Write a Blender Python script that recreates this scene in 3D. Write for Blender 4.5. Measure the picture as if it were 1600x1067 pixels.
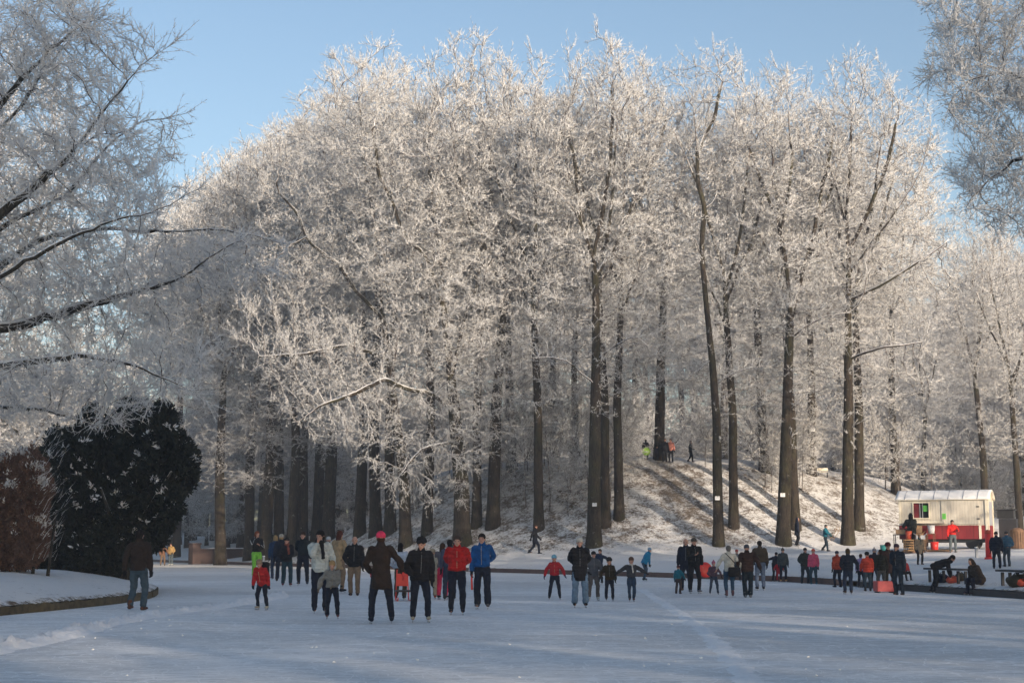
import bpy, bmesh, math, random
import numpy as np
from mathutils import Vector, Matrix

for _o in list(bpy.data.objects): bpy.data.objects.remove(_o)
scene = bpy.context.scene
COL = scene.collection
R = math.radians

# ------------------------------------------------------------------ camera
FPX = 2400.0; CAM_Z = 1.47
PITCH = math.atan((855 - 533.5) / FPX)
cam_data = bpy.data.cameras.new('camera'); cam = bpy.data.objects.new('camera', cam_data); COL.objects.link(cam)
cam_data.sensor_width = 36; cam_data.lens = 36 * FPX / 1600
cam_data.clip_end = 3000; cam_data.clip_start = 0.2
cam.location = (0, 0, CAM_Z); cam.rotation_euler = (math.pi / 2 + PITCH, 0, 0)
scene.camera = cam

# ------------------------------------------------------------------ sky, sun, exposure
SUN_EL = R(13.5)
SUN_DIR = Vector((0.52 * math.cos(SUN_EL), -0.854 * math.cos(SUN_EL), math.sin(SUN_EL))).normalized()   # towards the sun
world = bpy.data.worlds.new("World"); scene.world = world; world.use_nodes = True
wn = world.node_tree
sky = wn.nodes.new('ShaderNodeTexSky'); sky.sky_type = 'NISHITA'; sky.sun_disc = False
sky.sun_elevation = SUN_EL; sky.sun_rotation = math.atan2(SUN_DIR.x, SUN_DIR.y)
sky.altitude = 0; sky.air_density = 1.0; sky.dust_density = 1.2; sky.ozone_density = 1.4
wn.links.new(sky.outputs[0], wn.nodes['Background'].inputs[0])
wn.nodes['Background'].inputs[1].default_value = 0.15
sun_d = bpy.data.lights.new('sun', 'SUN'); sun_d.energy = 5.0; sun_d.angle = R(0.55); sun_d.color = (1.0, 0.84, 0.66)
sun = bpy.data.objects.new('sun', sun_d); COL.objects.link(sun)
sun.rotation_euler = (-SUN_DIR).to_track_quat('-Z', 'Y').to_euler(); sun.location = (30, -50, 40)
scene.view_settings.view_transform = 'Standard'; scene.view_settings.look = 'None'
scene.view_settings.exposure = 0.36; scene.view_settings.gamma = 1
scene.cycles.max_bounces = 6; scene.cycles.diffuse_bounces = 3; scene.cycles.glossy_bounces = 2
scene.cycles.transmission_bounces = 2; scene.cycles.volume_bounces = 0

# ------------------------------------------------------------------ projection helpers (photo pixels are 1600 x 1067)
def ray(px, py):
    u = (px - 800) / FPX; v = (533.5 - py) / FPX; c, s = math.cos(PITCH), math.sin(PITCH)
    return u, c - v * s, s + v * c
def at(px, py, Y):
    u, y, z = ray(px, py); t = Y / y
    return Vector((u * t, Y, CAM_Z + z * t))
def on_z(px, py, z=0.0):
    u, y, w = ray(px, py); t = (z - CAM_Z) / w
    return Vector((u * t, y * t, z))

# ------------------------------------------------------------------ tagging
def tag(o, label, cat=None, group=None, kind=None):
    o['label'] = label
    if cat: o['category'] = cat
    if group: o['group'] = group
    if kind: o['kind'] = kind
    return o
def empty(name, loc, rz=0.0):
    o = bpy.data.objects.new(name, None); COL.objects.link(o); o.location = loc; o.rotation_euler.z = rz
    o.empty_display_size = 0.3
    return o
def link(name, me, mats, parent=None, loc=None):
    o = bpy.data.objects.new(name, me); COL.objects.link(o)
    for m in (mats if isinstance(mats, (list, tuple)) else [mats]): me.materials.append(m)
    if parent: o.parent = parent
    if loc is not None: o.location = loc
    return o

# ------------------------------------------------------------------ materials
def new_mat(name):
    m = bpy.data.materials.new(name); m.use_nodes = True
    nt = m.node_tree; b = nt.nodes['Principled BSDF']
    return m, nt, b
def ramp(nt, fac, stops):
    r = nt.nodes.new('ShaderNodeValToRGB'); e = r.color_ramp.elements
    e[0].position, e[0].color = stops[0][0], (*stops[0][1], 1)
    e[1].position, e[1].color = stops[-1][0], (*stops[-1][1], 1)
    for p, c in stops[1:-1]:
        k = e.new(p); k.color = (*c, 1)
    nt.links.new(fac, r.inputs[0]); return r.outputs[0]
def coords(nt, kind='Object', scale=(1, 1, 1), rot=(0, 0, 0)):
    t = nt.nodes.new('ShaderNodeTexCoord'); mp = nt.nodes.new('ShaderNodeMapping')
    mp.inputs['Scale'].default_value = scale; mp.inputs['Rotation'].default_value = rot
    nt.links.new(t.outputs[kind], mp.inputs[0]); return mp.outputs[0]
def noise(nt, vec, scale, detail=4, rough=0.6, dist=0.0):
    n = nt.nodes.new('ShaderNodeTexNoise'); n.inputs['Scale'].default_value = scale
    n.inputs['Detail'].default_value = detail; n.inputs['Roughness'].default_value = rough
    n.inputs['Distortion'].default_value = dist
    nt.links.new(vec, n.inputs['Vector']); return n.outputs[0]
def mix(nt, fac, a, b, blend='MIX'):
    m = nt.nodes.new('ShaderNodeMix'); m.data_type = 'RGBA'; m.blend_type = blend
    for inp, v in ((m.inputs[0], fac), (m.inputs[6], a), (m.inputs[7], b)):
        if hasattr(v, 'default_value') or isinstance(v, bpy.types.NodeSocket): nt.links.new(v, inp)
        elif isinstance(v, (int, float)): inp.default_value = v
        else: inp.default_value = (*v, 1)
    return m.outputs[2]
def mathn(nt, op, a, b=0.0, c=None, clamp=False):
    m = nt.nodes.new('ShaderNodeMath'); m.operation = op; m.use_clamp = clamp
    for i, v in enumerate((a, b) if c is None else (a, b, c)):
        if isinstance(v, bpy.types.NodeSocket): nt.links.new(v, m.inputs[i])
        else: m.inputs[i].default_value = v
    return m.outputs[0]
def bump(nt, b, h, strength=0.4, dist=0.02):
    n = nt.nodes.new('ShaderNodeBump'); n.inputs['Strength'].default_value = strength; n.inputs['Distance'].default_value = dist
    nt.links.new(h, n.inputs['Height']); nt.links.new(n.outputs[0], b.inputs['Normal'])
def maprange(nt, v, a, b, lo=0, hi=1):
    n = nt.nodes.new('ShaderNodeMapRange'); n.inputs[1].default_value = a; n.inputs[2].default_value = b
    n.inputs[3].default_value = lo; n.inputs[4].default_value = hi; nt.links.new(v, n.inputs[0]); return n.outputs[0]
def normal_z(nt):
    g = nt.nodes.new('ShaderNodeNewGeometry'); s = nt.nodes.new('ShaderNodeSeparateXYZ')
    nt.links.new(g.outputs['Normal'], s.inputs[0]); return s.outputs[2]

SNOW = (0.84, 0.83, 0.825)
def mat_plain(name, col, rough=0.8, var=0.25, scale=12.0, bmp=0.0, metal=0.0, coords_kind='Object'):
    m, nt, b = new_mat(name); v = coords(nt, coords_kind)
    n = noise(nt, v, scale, 5)
    lo = tuple(c * (1 - var) for c in col); hi = tuple(min(1, c * (1 + var)) for c in col)
    nt.links.new(ramp(nt, n, [(0.3, lo), (0.7, hi)]), b.inputs['Base Color'])
    b.inputs['Roughness'].default_value = rough; b.inputs['Metallic'].default_value = metal
    if bmp: bump(nt, b, n, 0.6, bmp)
    return m
def mat_cloth(name, col, rough=0.9, puff=False):
    m, nt, b = new_mat(name); v = coords(nt)
    n = noise(nt, v, 9, 4, 0.55, 0.6); f = noise(nt, v, 70, 2)
    lo = tuple(c * 0.72 for c in col); hi = tuple(min(1, c * 1.25) for c in col)
    nt.links.new(ramp(nt, n, [(0.3, lo), (0.72, hi)]), b.inputs['Base Color'])
    h = mathn(nt, 'ADD', mathn(nt, 'MULTIPLY', n, 1.0), mathn(nt, 'MULTIPLY', f, 0.06))
    if puff:
        s = nt.nodes.new('ShaderNodeSeparateXYZ'); nt.links.new(v, s.inputs[0])
        w = mathn(nt, 'ABSOLUTE', mathn(nt, 'SINE', mathn(nt, 'MULTIPLY', s.outputs[2], 36.0)))
        h = mathn(nt, 'ADD', h, mathn(nt, 'MULTIPLY', w, 0.25))
    bump(nt, b, h, 0.9, 0.045)
    b.inputs['Roughness'].default_value = rough; b.inputs['Specular IOR Level'].default_value = 0.25
    return m
def mat_ice():
    m, nt, b = new_mat('skating_ice')
    v1 = coords(nt, scale=(0.16, 1, 1), rot=(0, 0, 0.12)); v2 = coords(nt)
    big = noise(nt, v2, 0.09, 5, 0.6, 0.4); streak = noise(nt, v1, 1.1, 7, 0.68, 1.2); fine = noise(nt, v2, 7, 5, 0.7)
    scr = nt.nodes.new('ShaderNodeTexWave'); scr.inputs['Scale'].default_value = 2.3; scr.inputs['Distortion'].default_value = 14
    scr.inputs['Detail'].default_value = 4; nt.links.new(v1, scr.inputs[0])
    f = mathn(nt, 'ADD', mathn(nt, 'MULTIPLY', big, 0.5), mathn(nt, 'MULTIPLY', streak, 0.4))
    f = mathn(nt, 'ADD', f, mathn(nt, 'MULTIPLY', fine, 0.34)); f = mathn(nt, 'ADD', f, mathn(nt, 'MULTIPLY', scr.outputs[1], 0.05))
    lines = None
    for k, (sc_, ro) in enumerate([((0.25, 0.9, 1), 0.3), ((0.7, 0.35, 1), -0.5), ((0.5, 0.5, 1), 1.1), ((1.2, 0.4, 1), 0.9), ((0.2, 0.6, 1), -0.2)]):
        nn = noise(nt, coords(nt, scale=sc_, rot=(0, 0, ro)), 1.1 + 1.1 * k, 1.5, 0.5, 0.3)
        d_ = maprange(nt, mathn(nt, 'ABSOLUTE', mathn(nt, 'SUBTRACT', nn, 0.47 + 0.02 * k)), 0.0, 0.010, 1.0, 0.0)
        lines = d_ if lines is None else mathn(nt, 'MAXIMUM', lines, d_)
    f = mathn(nt, 'ADD', f, mathn(nt, 'MULTIPLY', lines, 0.17))
    # sheet is mostly bare grey ice close in, swept snow further out
    nt.links.new(ramp(nt, f, [(0.47, (0.46, 0.455, 0.45)), (0.61, (0.63, 0.62, 0.61)), (0.76, (0.87, 0.86, 0.85))]), b.inputs['Base Color'])
    nt.links.new(maprange(nt, f, 0.45, 0.66, 0.26, 0.85), b.inputs['Roughness'])
    bump(nt, b, mathn(nt, 'ADD', mathn(nt, 'MULTIPLY', fine, 0.5), streak), 0.5, 0.02)
    b.inputs['Specular IOR Level'].default_value = 0.35
    return m
def mat_land():
    m, nt, b = new_mat('snowy_ground')
    v = coords(nt); nz = normal_z(nt)
    n1 = noise(nt, v, 0.9, 6, 0.72); n2 = noise(nt, v, 5.5, 5, 0.75, 0.5); n3 = noise(nt, v, 22, 3, 0.7)
    slope = maprange(nt, nz, 0.995, 0.93, 0.0, 1.0)
    f = mathn(nt, 'ADD', mathn(nt, 'MULTIPLY', n1, 0.5), mathn(nt, 'MULTIPLY', n2, 0.55))
    f = mathn(nt, 'ADD', f, mathn(nt, 'MULTIPLY', n3, 0.16))
    f = mathn(nt, 'ADD', f, mathn(nt, 'MULTIPLY', slope, 0.115))
    att = nt.nodes.new('ShaderNodeAttribute'); att.attribute_name = 'trodden'
    f = mathn(nt, 'ADD', f, mathn(nt, 'MULTIPLY', att.outputs[2], 0.055))
    leaf = mix(nt, n3, (0.09, 0.062, 0.042), (0.22, 0.17, 0.125))
    k = maprange(nt, f, 0.685, 0.79)
    col = mix(nt, k, SNOW, leaf)
    col = mix(nt, mathn(nt, 'MULTIPLY', att.outputs[2], 0.20), col, (0.44, 0.37, 0.30))
    nt.links.new(col, b.inputs['Base Color']); b.inputs['Roughness'].default_value = 0.9
    bump(nt, b, mathn(nt, 'ADD', n2, mathn(nt, 'MULTIPLY', n1, 1.5)), 0.9, 0.12)
    b.inputs['Specular IOR Level'].default_value = 0.2
    return m
def mat_bark(name, col, moss=0.5, snow_lo=0.35, snow_hi=0.6):
    m, nt, b = new_mat(name)
    v = coords(nt, scale=(1, 1, 0.22)); v2 = coords(nt)
    n = noise(nt, v, 7, 6, 0.7); g = noise(nt, v2, 0.7, 4)
    base = ramp(nt, n, [(0.3, tuple(c * 0.45 for c in col)), (0.7, tuple(c * 1.5 for c in col))])
    base = mix(nt, mathn(nt, 'MULTIPLY', maprange(nt, g, 0.45, 0.65), moss), base, (0.060, 0.062, 0.024))
    cr = noise(nt, coords(nt, scale=(1, 1, 0.12)), 22, 3, 0.6); base = mix(nt, maprange(nt, cr, 0.5, 0.38), base, tuple(c * 0.3 for c in col))
    fr = noise(nt, v2, 5, 5, 0.75)
    k = maprange(nt, mathn(nt, 'ADD', normal_z(nt), mathn(nt, 'MULTIPLY', fr, 0.55)), snow_lo + 0.27, snow_hi + 0.27)
    rime = mathn(nt, 'MULTIPLY', maprange(nt, fr, 0.62, 0.72), 0.45)
    k = mathn(nt, 'MAXIMUM', k, rime)
    nt.links.new(mix(nt, k, base, SNOW), b.inputs['Base Color'])
    b.inputs['Roughness'].default_value = 0.9; b.inputs['Specular IOR Level'].default_value = 0.2
    bump(nt, b, n, 0.9, 0.05)
    return m
M = {}
M['ice'] = mat_ice(); M['land'] = mat_land()
M['bark'] = mat_bark('bark', (0.047, 0.036, 0.026))
M['bark_dark'] = mat_bark('bark_dark', (0.055, 0.048, 0.040), 0.3, 0.25, 0.5)
M['twig'] = mat_bark('frosted_twig', (0.10, 0.075, 0.06), 0.0, -0.05, 0.5)
M['frost'] = mat_plain('frost', (0.76, 0.75, 0.74), 0.9, 0.12, 1.2)
M['snow'] = mat_plain('snow', SNOW, 0.9, 0.06, 6, 0.02)
# ================================================================== terrain
Dv = np.array([0.894, 0.447]); Nv = np.array([-0.447, 0.894])
SH = np.array([(-190, 300), (-110, 238), (-60, 196), (-37, 160), (-22, 130), (-4, 98), (6.5, 79), (12.4, 66.5), (13.3, 54),
               (14.9, 44), (18, 22), (24, -25), (32, -90)], float)
_c = SH @ Nv; _e = SH @ Dv; _o = np.argsort(_c); _c, _e = _c[_o], _e[_o]
CC = np.linspace(_c[0], _c[-1], 1600); EE = np.interp(CC, _c, _e)
_k = np.exp(-np.linspace(-2, 2, 61) ** 2); _k /= _k.sum()
EE = np.convolve(np.pad(EE, 30, 'edge'), _k, 'valid')
def shore_t(x, y):
    return x * Dv[0] + y * Dv[1] - np.interp(x * Nv[0] + y * Nv[1], CC, EE)
def sstep(v): v = np.clip(v, 0, 1); return v * v * (3 - 2 * v)
def vnoise(x, y, sc, seed):
    r = np.random.RandomState(seed); out = 0
    for k in range(5):
        a = r.rand() * 6.28; f = sc * (0.6 + r.rand()); out = out + np.sin((x * math.cos(a) + y * math.sin(a)) * f + r.rand() * 6.28 + 1.3 * np.sin((x * math.sin(a) - y * math.cos(a)) * f * 0.7))
    return out / 5
def land_h(x, y):
    x = np.asarray(x, float); y = np.asarray(y, float); t = np.maximum(shore_t(x, y), 0)
    h = 0.25 + 0.95 * (1 - np.exp(-t / 6.0)) + 0.028 * np.clip(t - 14, 0, 60)
    h += 0.045 * np.clip(t - 8, 0, 45) * sstep((-3 - x) / 10)
    q = np.sqrt(((x - 12.5) / 32) ** 2 + ((y - 133) / 38) ** 2)
    h += 7.0 * sstep((1 - q) / 0.5) * (1 - 0.013 * np.clip(x - 10, 0, 30))
    q2 = np.sqrt(((x - 50) / 15) ** 2 + ((y - 120) / 18) ** 2); h += 3.0 * sstep((1 - q2) / 0.8)
    h += 0.22 * vnoise(x, y, 0.33, 12) * sstep((t - 10) / 8); h += (0.10 * vnoise(x, y, 0.5, 3) + 0.05 * vnoise(x, y, 1.7, 4)) * np.clip(t / 6, 0.1, 1) + 0.35 * vnoise(x, y, 0.12, 5) * sstep((t - 22) / 30)
    return h
SL = np.array([(-30, -90), (-20, -40), (-15, 0), (-12.4, 22), (-11.3, 33), (-10.4, 40), (-10.4, 45), (-12, 53), (-17, 63), (-22, 84), (-34, 108), (-62, 138), (-140, 175)], float)
YL = np.linspace(-90, 175, 1400); XL = np.interp(YL, SL[:, 1], SL[:, 0]); XL = np.convolve(np.pad(XL, 30, 'edge'), _k, 'valid')
def left_t(x, y): return np.interp(y, YL, XL) - x
def left_h(x, y):
    t = np.maximum(left_t(x, y), 0)
    return 0.24 + 0.45 * (1 - np.exp(-t / 2.5)) + 0.5 * (1 - np.exp(-t / 14)) + (0.09 * vnoise(x, y, 1.1, 7) + 0.05 * vnoise(x, y, 3.5, 9) + 0.03 * vnoise(x, y, 8.0, 19)) * np.clip(t / 2, 0.1, 1)
def ground(x, y):
    if shore_t(x, y) > 0: return float(land_h(x, y))
    if left_t(x, y) > 0: return float(left_h(x, y))
    return 0.0
def on_ground(px, py, y0=18.0, y1=180.0):
    """where the sight line through a photo point first meets the ground"""
    Y = y0; best = None
    while Y < y1:
        p = at(px, py, Y)
        gp = p.z - ground(p.x, p.y)
        if gp <= 0: return Vector((p.x, p.y, p.z - gp))
        if Y > 98 and py < 800 and (best is None or gp < best[0]): best = (gp, p.x, p.y, p.z - gp)
        Y += 0.1
    if best and best[0] < 2.5: return Vector(best[1:])
    p = at(px, py, y1); return Vector((p.x, p.y, ground(p.x, p.y)))

def mesh_from(name, verts, faces_flat, loop_total, smooth=False, mat_idx=None):
    me = bpy.data.meshes.new(name)
    verts = np.asarray(verts, np.float32); n = len(verts); nf = len(loop_total); nl = len(faces_flat)
    me.vertices.add(n); me.vertices.foreach_set('co', verts.ravel())
    me.loops.add(nl); me.loops.foreach_set('vertex_index', np.asarray(faces_flat, np.int32))
    me.polygons.add(nf)
    ls = np.zeros(nf, np.int32); ls[1:] = np.cumsum(loop_total)[:-1]
    me.polygons.foreach_set('loop_start', ls); me.polygons.foreach_set('loop_total', np.asarray(loop_total, np.int32))
    if smooth: me.polygons.foreach_set('use_smooth', np.ones(nf, bool))
    if mat_idx is not None: me.polygons.foreach_set('material_index', np.asarray(mat_idx, np.int32))
    me.update(calc_edges=True); return me
def grid_mesh(name, X, Y, Z, smooth=True):
    a, b = X.shape; v = np.stack([X, Y, Z], -1).reshape(-1, 3)
    i = np.arange(a * b).reshape(a, b)
    q = np.stack([i[:-1, :-1], i[1:, :-1], i[1:, 1:], i[:-1, 1:]], -1).reshape(-1, 4)
    return mesh_from(name, v, q.ravel(), np.full(len(q), 4), smooth)

# main land: back and right of the pond
cs = np.concatenate([np.linspace(CC[0], -70, 20)[:-1], np.arange(-70, 200, 0.5), np.linspace(200, CC[-1], 60)])
ts = np.concatenate([[0, 0.12, 0.3, 0.6], np.arange(1, 75, 0.55), np.geomspace(76, 900, 26)])
Cg, Tg = np.meshgrid(cs, ts, indexing='ij'); Eg = np.interp(Cg, CC, EE) + Tg
GX = Eg * Dv[0] + Cg * Nv[0]; GY = Eg * Dv[1] + Cg * Nv[1]
GZ = land_h(GX, GY); GZ[:, 0] = 0.22
me = grid_mesh('snowy_ground', GX, GY, GZ)
_pth = 0 * GX
_pc = 14.5 - (GY - 95) * 0.28                     # the worn slide straight down the mound
_pth = np.maximum(_pth, np.exp(-((GX - _pc - 0.5 * np.sin(GY * 0.35)) / 1.3) ** 2) * sstep((GY - 92) / 6) * sstep((124 - GY) / 6) * 0.9)
_tw = Tg + 1.2 * np.sin(Cg * 0.13)
_pth = np.maximum(_pth, np.exp(-((_tw - 9) / 1.6) ** 2) * 0.35)
at_ = me.attributes.new('trodden', 'FLOAT', 'POINT'); at_.data.foreach_set('value', _pth.ravel().astype(np.float32))
land = link('snowy_ground', me, M['land']); tag(land, 'snow covered bank and mound with dead leaves showing through behind the pond', 'ground', kind='structure')
# left bank
ys = np.concatenate([np.linspace(-90, 15, 30)[:-1], np.arange(15, 95, 0.4), np.linspace(95, 175, 40)])
ts2 = np.concatenate([[0, 0.12, 0.3, 0.6], np.arange(1, 22, 0.5), np.geomspace(23, 300, 16)])
Yg, Tg2 = np.meshgrid(ys, ts2, indexing='ij'); Xg = np.interp(Yg, YL, XL) - Tg2
Z2 = left_h(Xg, Yg); Z2[:, 0] = 0.2
me = grid_mesh('left_bank', Xg[:, ::-1], Yg[:, ::-1], Z2[:, ::-1])
at_ = me.attributes.new('trodden', 'FLOAT', 'POINT')
lb = link('left_bank', me, M['land']); tag(lb, 'smooth snowy bank on the left under the dark yew', 'ground', kind='structure')
# ice and base ground
X, Y = np.meshgrid(np.linspace(-200, 60, 80), np.linspace(-90, 300, 100), indexing='ij')
ice = link('frozen_pond', grid_mesh('frozen_pond', X, Y, X * 0), M['ice']); tag(ice, 'frozen pond with grey scratched ice and swept snow', 'ice', kind='structure')
X, Y = np.meshgrid(np.linspace(-2500, 2500, 12), np.linspace(-2500, 2500, 12), indexing='ij')
g = link('ground', grid_mesh('ground', X, Y, X * 0 - 0.3), M['snow']); tag(g, 'snow covered land reaching to the horizon', 'ground', kind='structure')

# ------------------------------------------------------------------ geometry collector
class Geo:
    def __init__(s): s.v = []; s.f = []
    def box(s, c, d, rz=0.0, tilt=None):
        c = Vector(c); d = Vector(d) / 2; m = Matrix.Rotation(rz, 3, 'Z')
        if tilt is not None: m = m @ tilt
        k = len(s.v)
        for x in (-1, 1):
            for y in (-1, 1):
                for z in (-1, 1): s.v.append(c + m @ Vector((x * d.x, y * d.y, z * d.z)))
        for q in ((0, 1, 3, 2), (4, 6, 7, 5), (0, 4, 5, 1), (2, 3, 7, 6), (0, 2, 6, 4), (1, 5, 7, 3)): s.f.append([k + i for i in q])
        return s
    def loft(s, pts, rad, sides=10, side=Vector((1, 0, 0)), round_caps=True):
        pts = [Vector(p) for p in pts]; rad = [r if isinstance(r, tuple) else (r, r) for r in rad]
        n = len(pts); rings = []
        for i in range(n):
            t = (pts[min(i + 1, n - 1)] - pts[max(i - 1, 0)]).normalized()
            a = side - t * side.dot(t)
            if a.length < 0.05: a = Vector((0, 1, 0)) - t * t.y
            a.normalize(); b = t.cross(a)
            rings.append((pts[i], a, b, t, rad[i]))
        seq = []
        if round_caps:
            p, a, b, t, r = rings[0]; m = min(r)
            seq.append((p - t * m * 0.6, a, b, (r[0] * 0.6, r[1] * 0.6)))
        seq += [(p, a, b, r) for p, a, b, t, r in rings]
        if round_caps:
            p, a, b, t, r = rings[-1]; m = min(r)
            seq.append((p + t * m * 0.6, a, b, (r[0] * 0.6, r[1] * 0.6)))
        k0 = len(s.v)
        for p, a, b, r in seq:
            for j in range(sides):
                w = 2 * math.pi * j / sides
                s.v.append(p + a * (math.cos(w) * r[0]) + b * (math.sin(w) * r[1]))
        for i in range(len(seq) - 1):
            for j in range(sides):
                s.f.append([k0 + i * sides + j, k0 + i * sides + (j + 1) % sides, k0 + (i + 1) * sides + (j + 1) % sides, k0 + (i + 1) * sides + j])
        s.f.append([k0 + j for j in range(sides)][::-1]); s.f.append([k0 + (len(seq) - 1) * sides + j for j in range(sides)])
        return s
    def ball(s, c, r, seg=10, rings=7, jit=0.0, rnd=None):
        c = Vector(c); r = r if isinstance(r, (tuple, Vector)) else (r, r, r); k = len(s.v)
        s.v.append(c + Vector((0, 0, r[2])))
        for i in range(1, rings):
            th = math.pi * i / rings
            for j in range(seg):
                w = 2 * math.pi * j / seg; q = 1 + (rnd.uniform(-jit, jit) if jit else 0)
                s.v.append(c + Vector((r[0] * math.sin(th) * math.cos(w) * q, r[1] * math.sin(th) * math.sin(w) * q, r[2] * math.cos(th) * q)))
        s.v.append(c - Vector((0, 0, r[2]))); e = len(s.v) - 1
        for j in range(seg):
            s.f.append([k, k + 1 + j, k + 1 + (j + 1) % seg]); b = k + 1 + (rings - 2) * seg
            s.f.append([e, b + (j + 1) % seg, b + j])
        for i in range(rings - 2):
            for j in range(seg):
                a = k + 1 + i * seg; b = a + seg
                s.f.append([a + j, b + j, b + (j + 1) % seg, a + (j + 1) % seg])
        return s
    def mesh(s, name, smooth=False):
        me = bpy.data.meshes.new(name); me.from_pydata([tuple(v) for v in s.v], [], s.f); me.update()
        if smooth: me.polygons.foreach_set('use_smooth', [True] * len(me.polygons))
        return me
    def build(s, name, mat, parent=None, smooth=False, loc=None, bevel=0.0):
        o = link(name, s.mesh(name, smooth), mat, parent, loc)
        if bevel: 
            bv = o.modifiers.new('b', 'BEVEL'); bv.width = bevel; bv.segments = 2; bv.limit_method = 'ANGLE'
        return o

# ------------------------------------------------------------------ pond edging boards
M['plank'] = mat_plain('wet_red_plank', (0.105, 0.052, 0.040), 0.7, 0.4, 3, 0.01)
M['plank_dark'] = mat_plain('dark_plank', (0.035, 0.032, 0.034), 0.7, 0.4, 3, 0.01)
M['log'] = mat_plain('mossy_timber_edging', (0.085, 0.062, 0.028), 0.85, 0.6, 5, 0.03)
def edging(name, pts, h, w, mat, label, snow_w, rough=0.0, seed=1):
    rnd = random.Random(seed)
    v = []; f = []
    n = len(pts)
    for i, p in enumerate(pts):
        a = Vector(pts[max(i - 1, 0)]); b = Vector(pts[min(i + 1, n - 1)]); t = (b - a).normalized(); nn = Vector((-t.y, t.x, 0))
        hh = h + rnd.uniform(-rough, rough)
        p = Vector(p)
        v += [p + nn * w / 2 + Vector((0, 0, -0.1)), p + nn * w / 2 + Vector((0, 0, hh)), p - nn * w / 2 + Vector((0, 0, hh)), p - nn * w / 2 + Vector((0, 0, -0.1))]
    for i in range(n - 1):
        for j in range(4): f.append([4 * i + j, 4 * i + (j + 1) % 4, 4 * i + 4 + (j + 1) % 4, 4 * i + 4 + j])
    f += [[0, 1, 2, 3], [4 * n - 1, 4 * n - 2, 4 * n - 3, 4 * n - 4]]
    me = bpy.data.meshes.new(name); me.from_pydata([tuple(q) for q in v], [], f); me.update()
    o = link(name, me, mat); tag(o, label, 'edging', kind='structure')
    return o
def shore_pts(c0, c1, step=0.8, off=0.0):
    out = []
    for c in np.arange(c0, c1, step):
        e = float(np.interp(c, CC, EE)) + off; out.append((e * Dv[0] + c * Nv[0], e * Dv[1] + c * Nv[1], 0))
    return out
edging('kerb', shore_pts(48, 230), 0.24, 0.07, M['plank'], 'red brown board edging along the far side of the frozen pond', 0)
edging('kerb', shore_pts(-60, 47.2), 0.20, 0.09, M['plank_dark'], 'dark plank edging on the right shore beneath the bench', 0)
edging('kerb', [(float(np.interp(y, YL, XL)), y, 0) for y in np.arange(-20, 46, 0.22)], 0.19, 0.12, M['log'], 'mossy upright log edging of the left bank', 0, 0.03)
edging('kerb', [(float(np.interp(y, YL, XL)), y, 0) for y in np.arange(46.2, 150, 0.8)], 0.17, 0.10, M['log'], 'dark edging of the left bank behind the yew', 0, 0.01)

# ------------------------------------------------------------------ swept snow on the ice
def ridge(name, pix, width, height, label, seed, lumps=0.0):
    rs = np.random.RandomState(seed)
    P = np.array([tuple(on_z(*p)) for p in pix])
    L = np.concatenate([[0], np.cumsum(np.linalg.norm(np.diff(P, axis=0), axis=1))])
    s = np.arange(0, L[-1], 0.10); x = np.interp(s, L, P[:, 0]); y = np.interp(s, L, P[:, 1])
    tx = np.gradient(x); ty = np.gradient(y); l = np.hypot(tx, ty); nx, ny = -ty / l, tx / l
    u = np.linspace(-1, 1, 17)
    wv = width * (0.75 + 0.35 * np.interp(s, np.arange(0, L[-1] + 2, 0.9), rs.rand(len(np.arange(0, L[-1] + 2, 0.9)))))
    X = x[:, None] + nx[:, None] * u[None] * wv[:, None]; Y = y[:, None] + ny[:, None] * u[None] * wv[:, None]
    prof = (np.cos(u * math.pi) * 0.5 + 0.5)[None]
    Z = height * prof * (0.55 + 0.9 * rs.rand(*X.shape)) * (0.6 + 0.6 * np.abs(vnoise(X, Y, 2.5, seed)) * 2)
    Z += -0.012 + lumps * prof * (rs.rand(*X.shape) > 0.93) * rs.rand(*X.shape)
    o = link(name, grid_mesh(name, X, Y, Z), M['snow']); tag(o, label, 'snow', kind='structure'); return o
ridge('snow_ridge', [(-60, 1028), (0, 1014), (60, 1003), (130, 985), (180, 972), (250, 960), (330, 950), (400, 940), (440, 931)], 0.45, 0.11, 'low ridge of swept snow running across the ice at the left', 5, 0.08)
ridge('snow_track', [(1004, 921), (1030, 938), (1062, 958), (1100, 985), (1135, 1020), (1160, 1050), (1185, 1090)], 0.34, 0.028, 'thin line of scraped snow on the ice at the right', 8)
rs = np.random.RandomState(4); G = Geo(); rn = random.Random(4)
for k in range(160):
    if k < 110: px = rs.uniform(60, 620); py = 1000 - (px / 420) * 62 + rs.normal(0, 13)
    else: px = rs.uniform(100, 1550); py = rs.uniform(925, 1060)
    p = on_z(px, min(max(py, 918), 1066)); r = rs.uniform(0.006, 0.018)
    G.ball((p.x, p.y, r * 0.4), (r * 1.3, r, r * 0.8), 6, 4, 0.2, rn)
o = G.build('snow_crumbs', M['snow']); tag(o, 'small crumbs of snow scattered over the ice', 'snow', kind='stuff')
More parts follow.
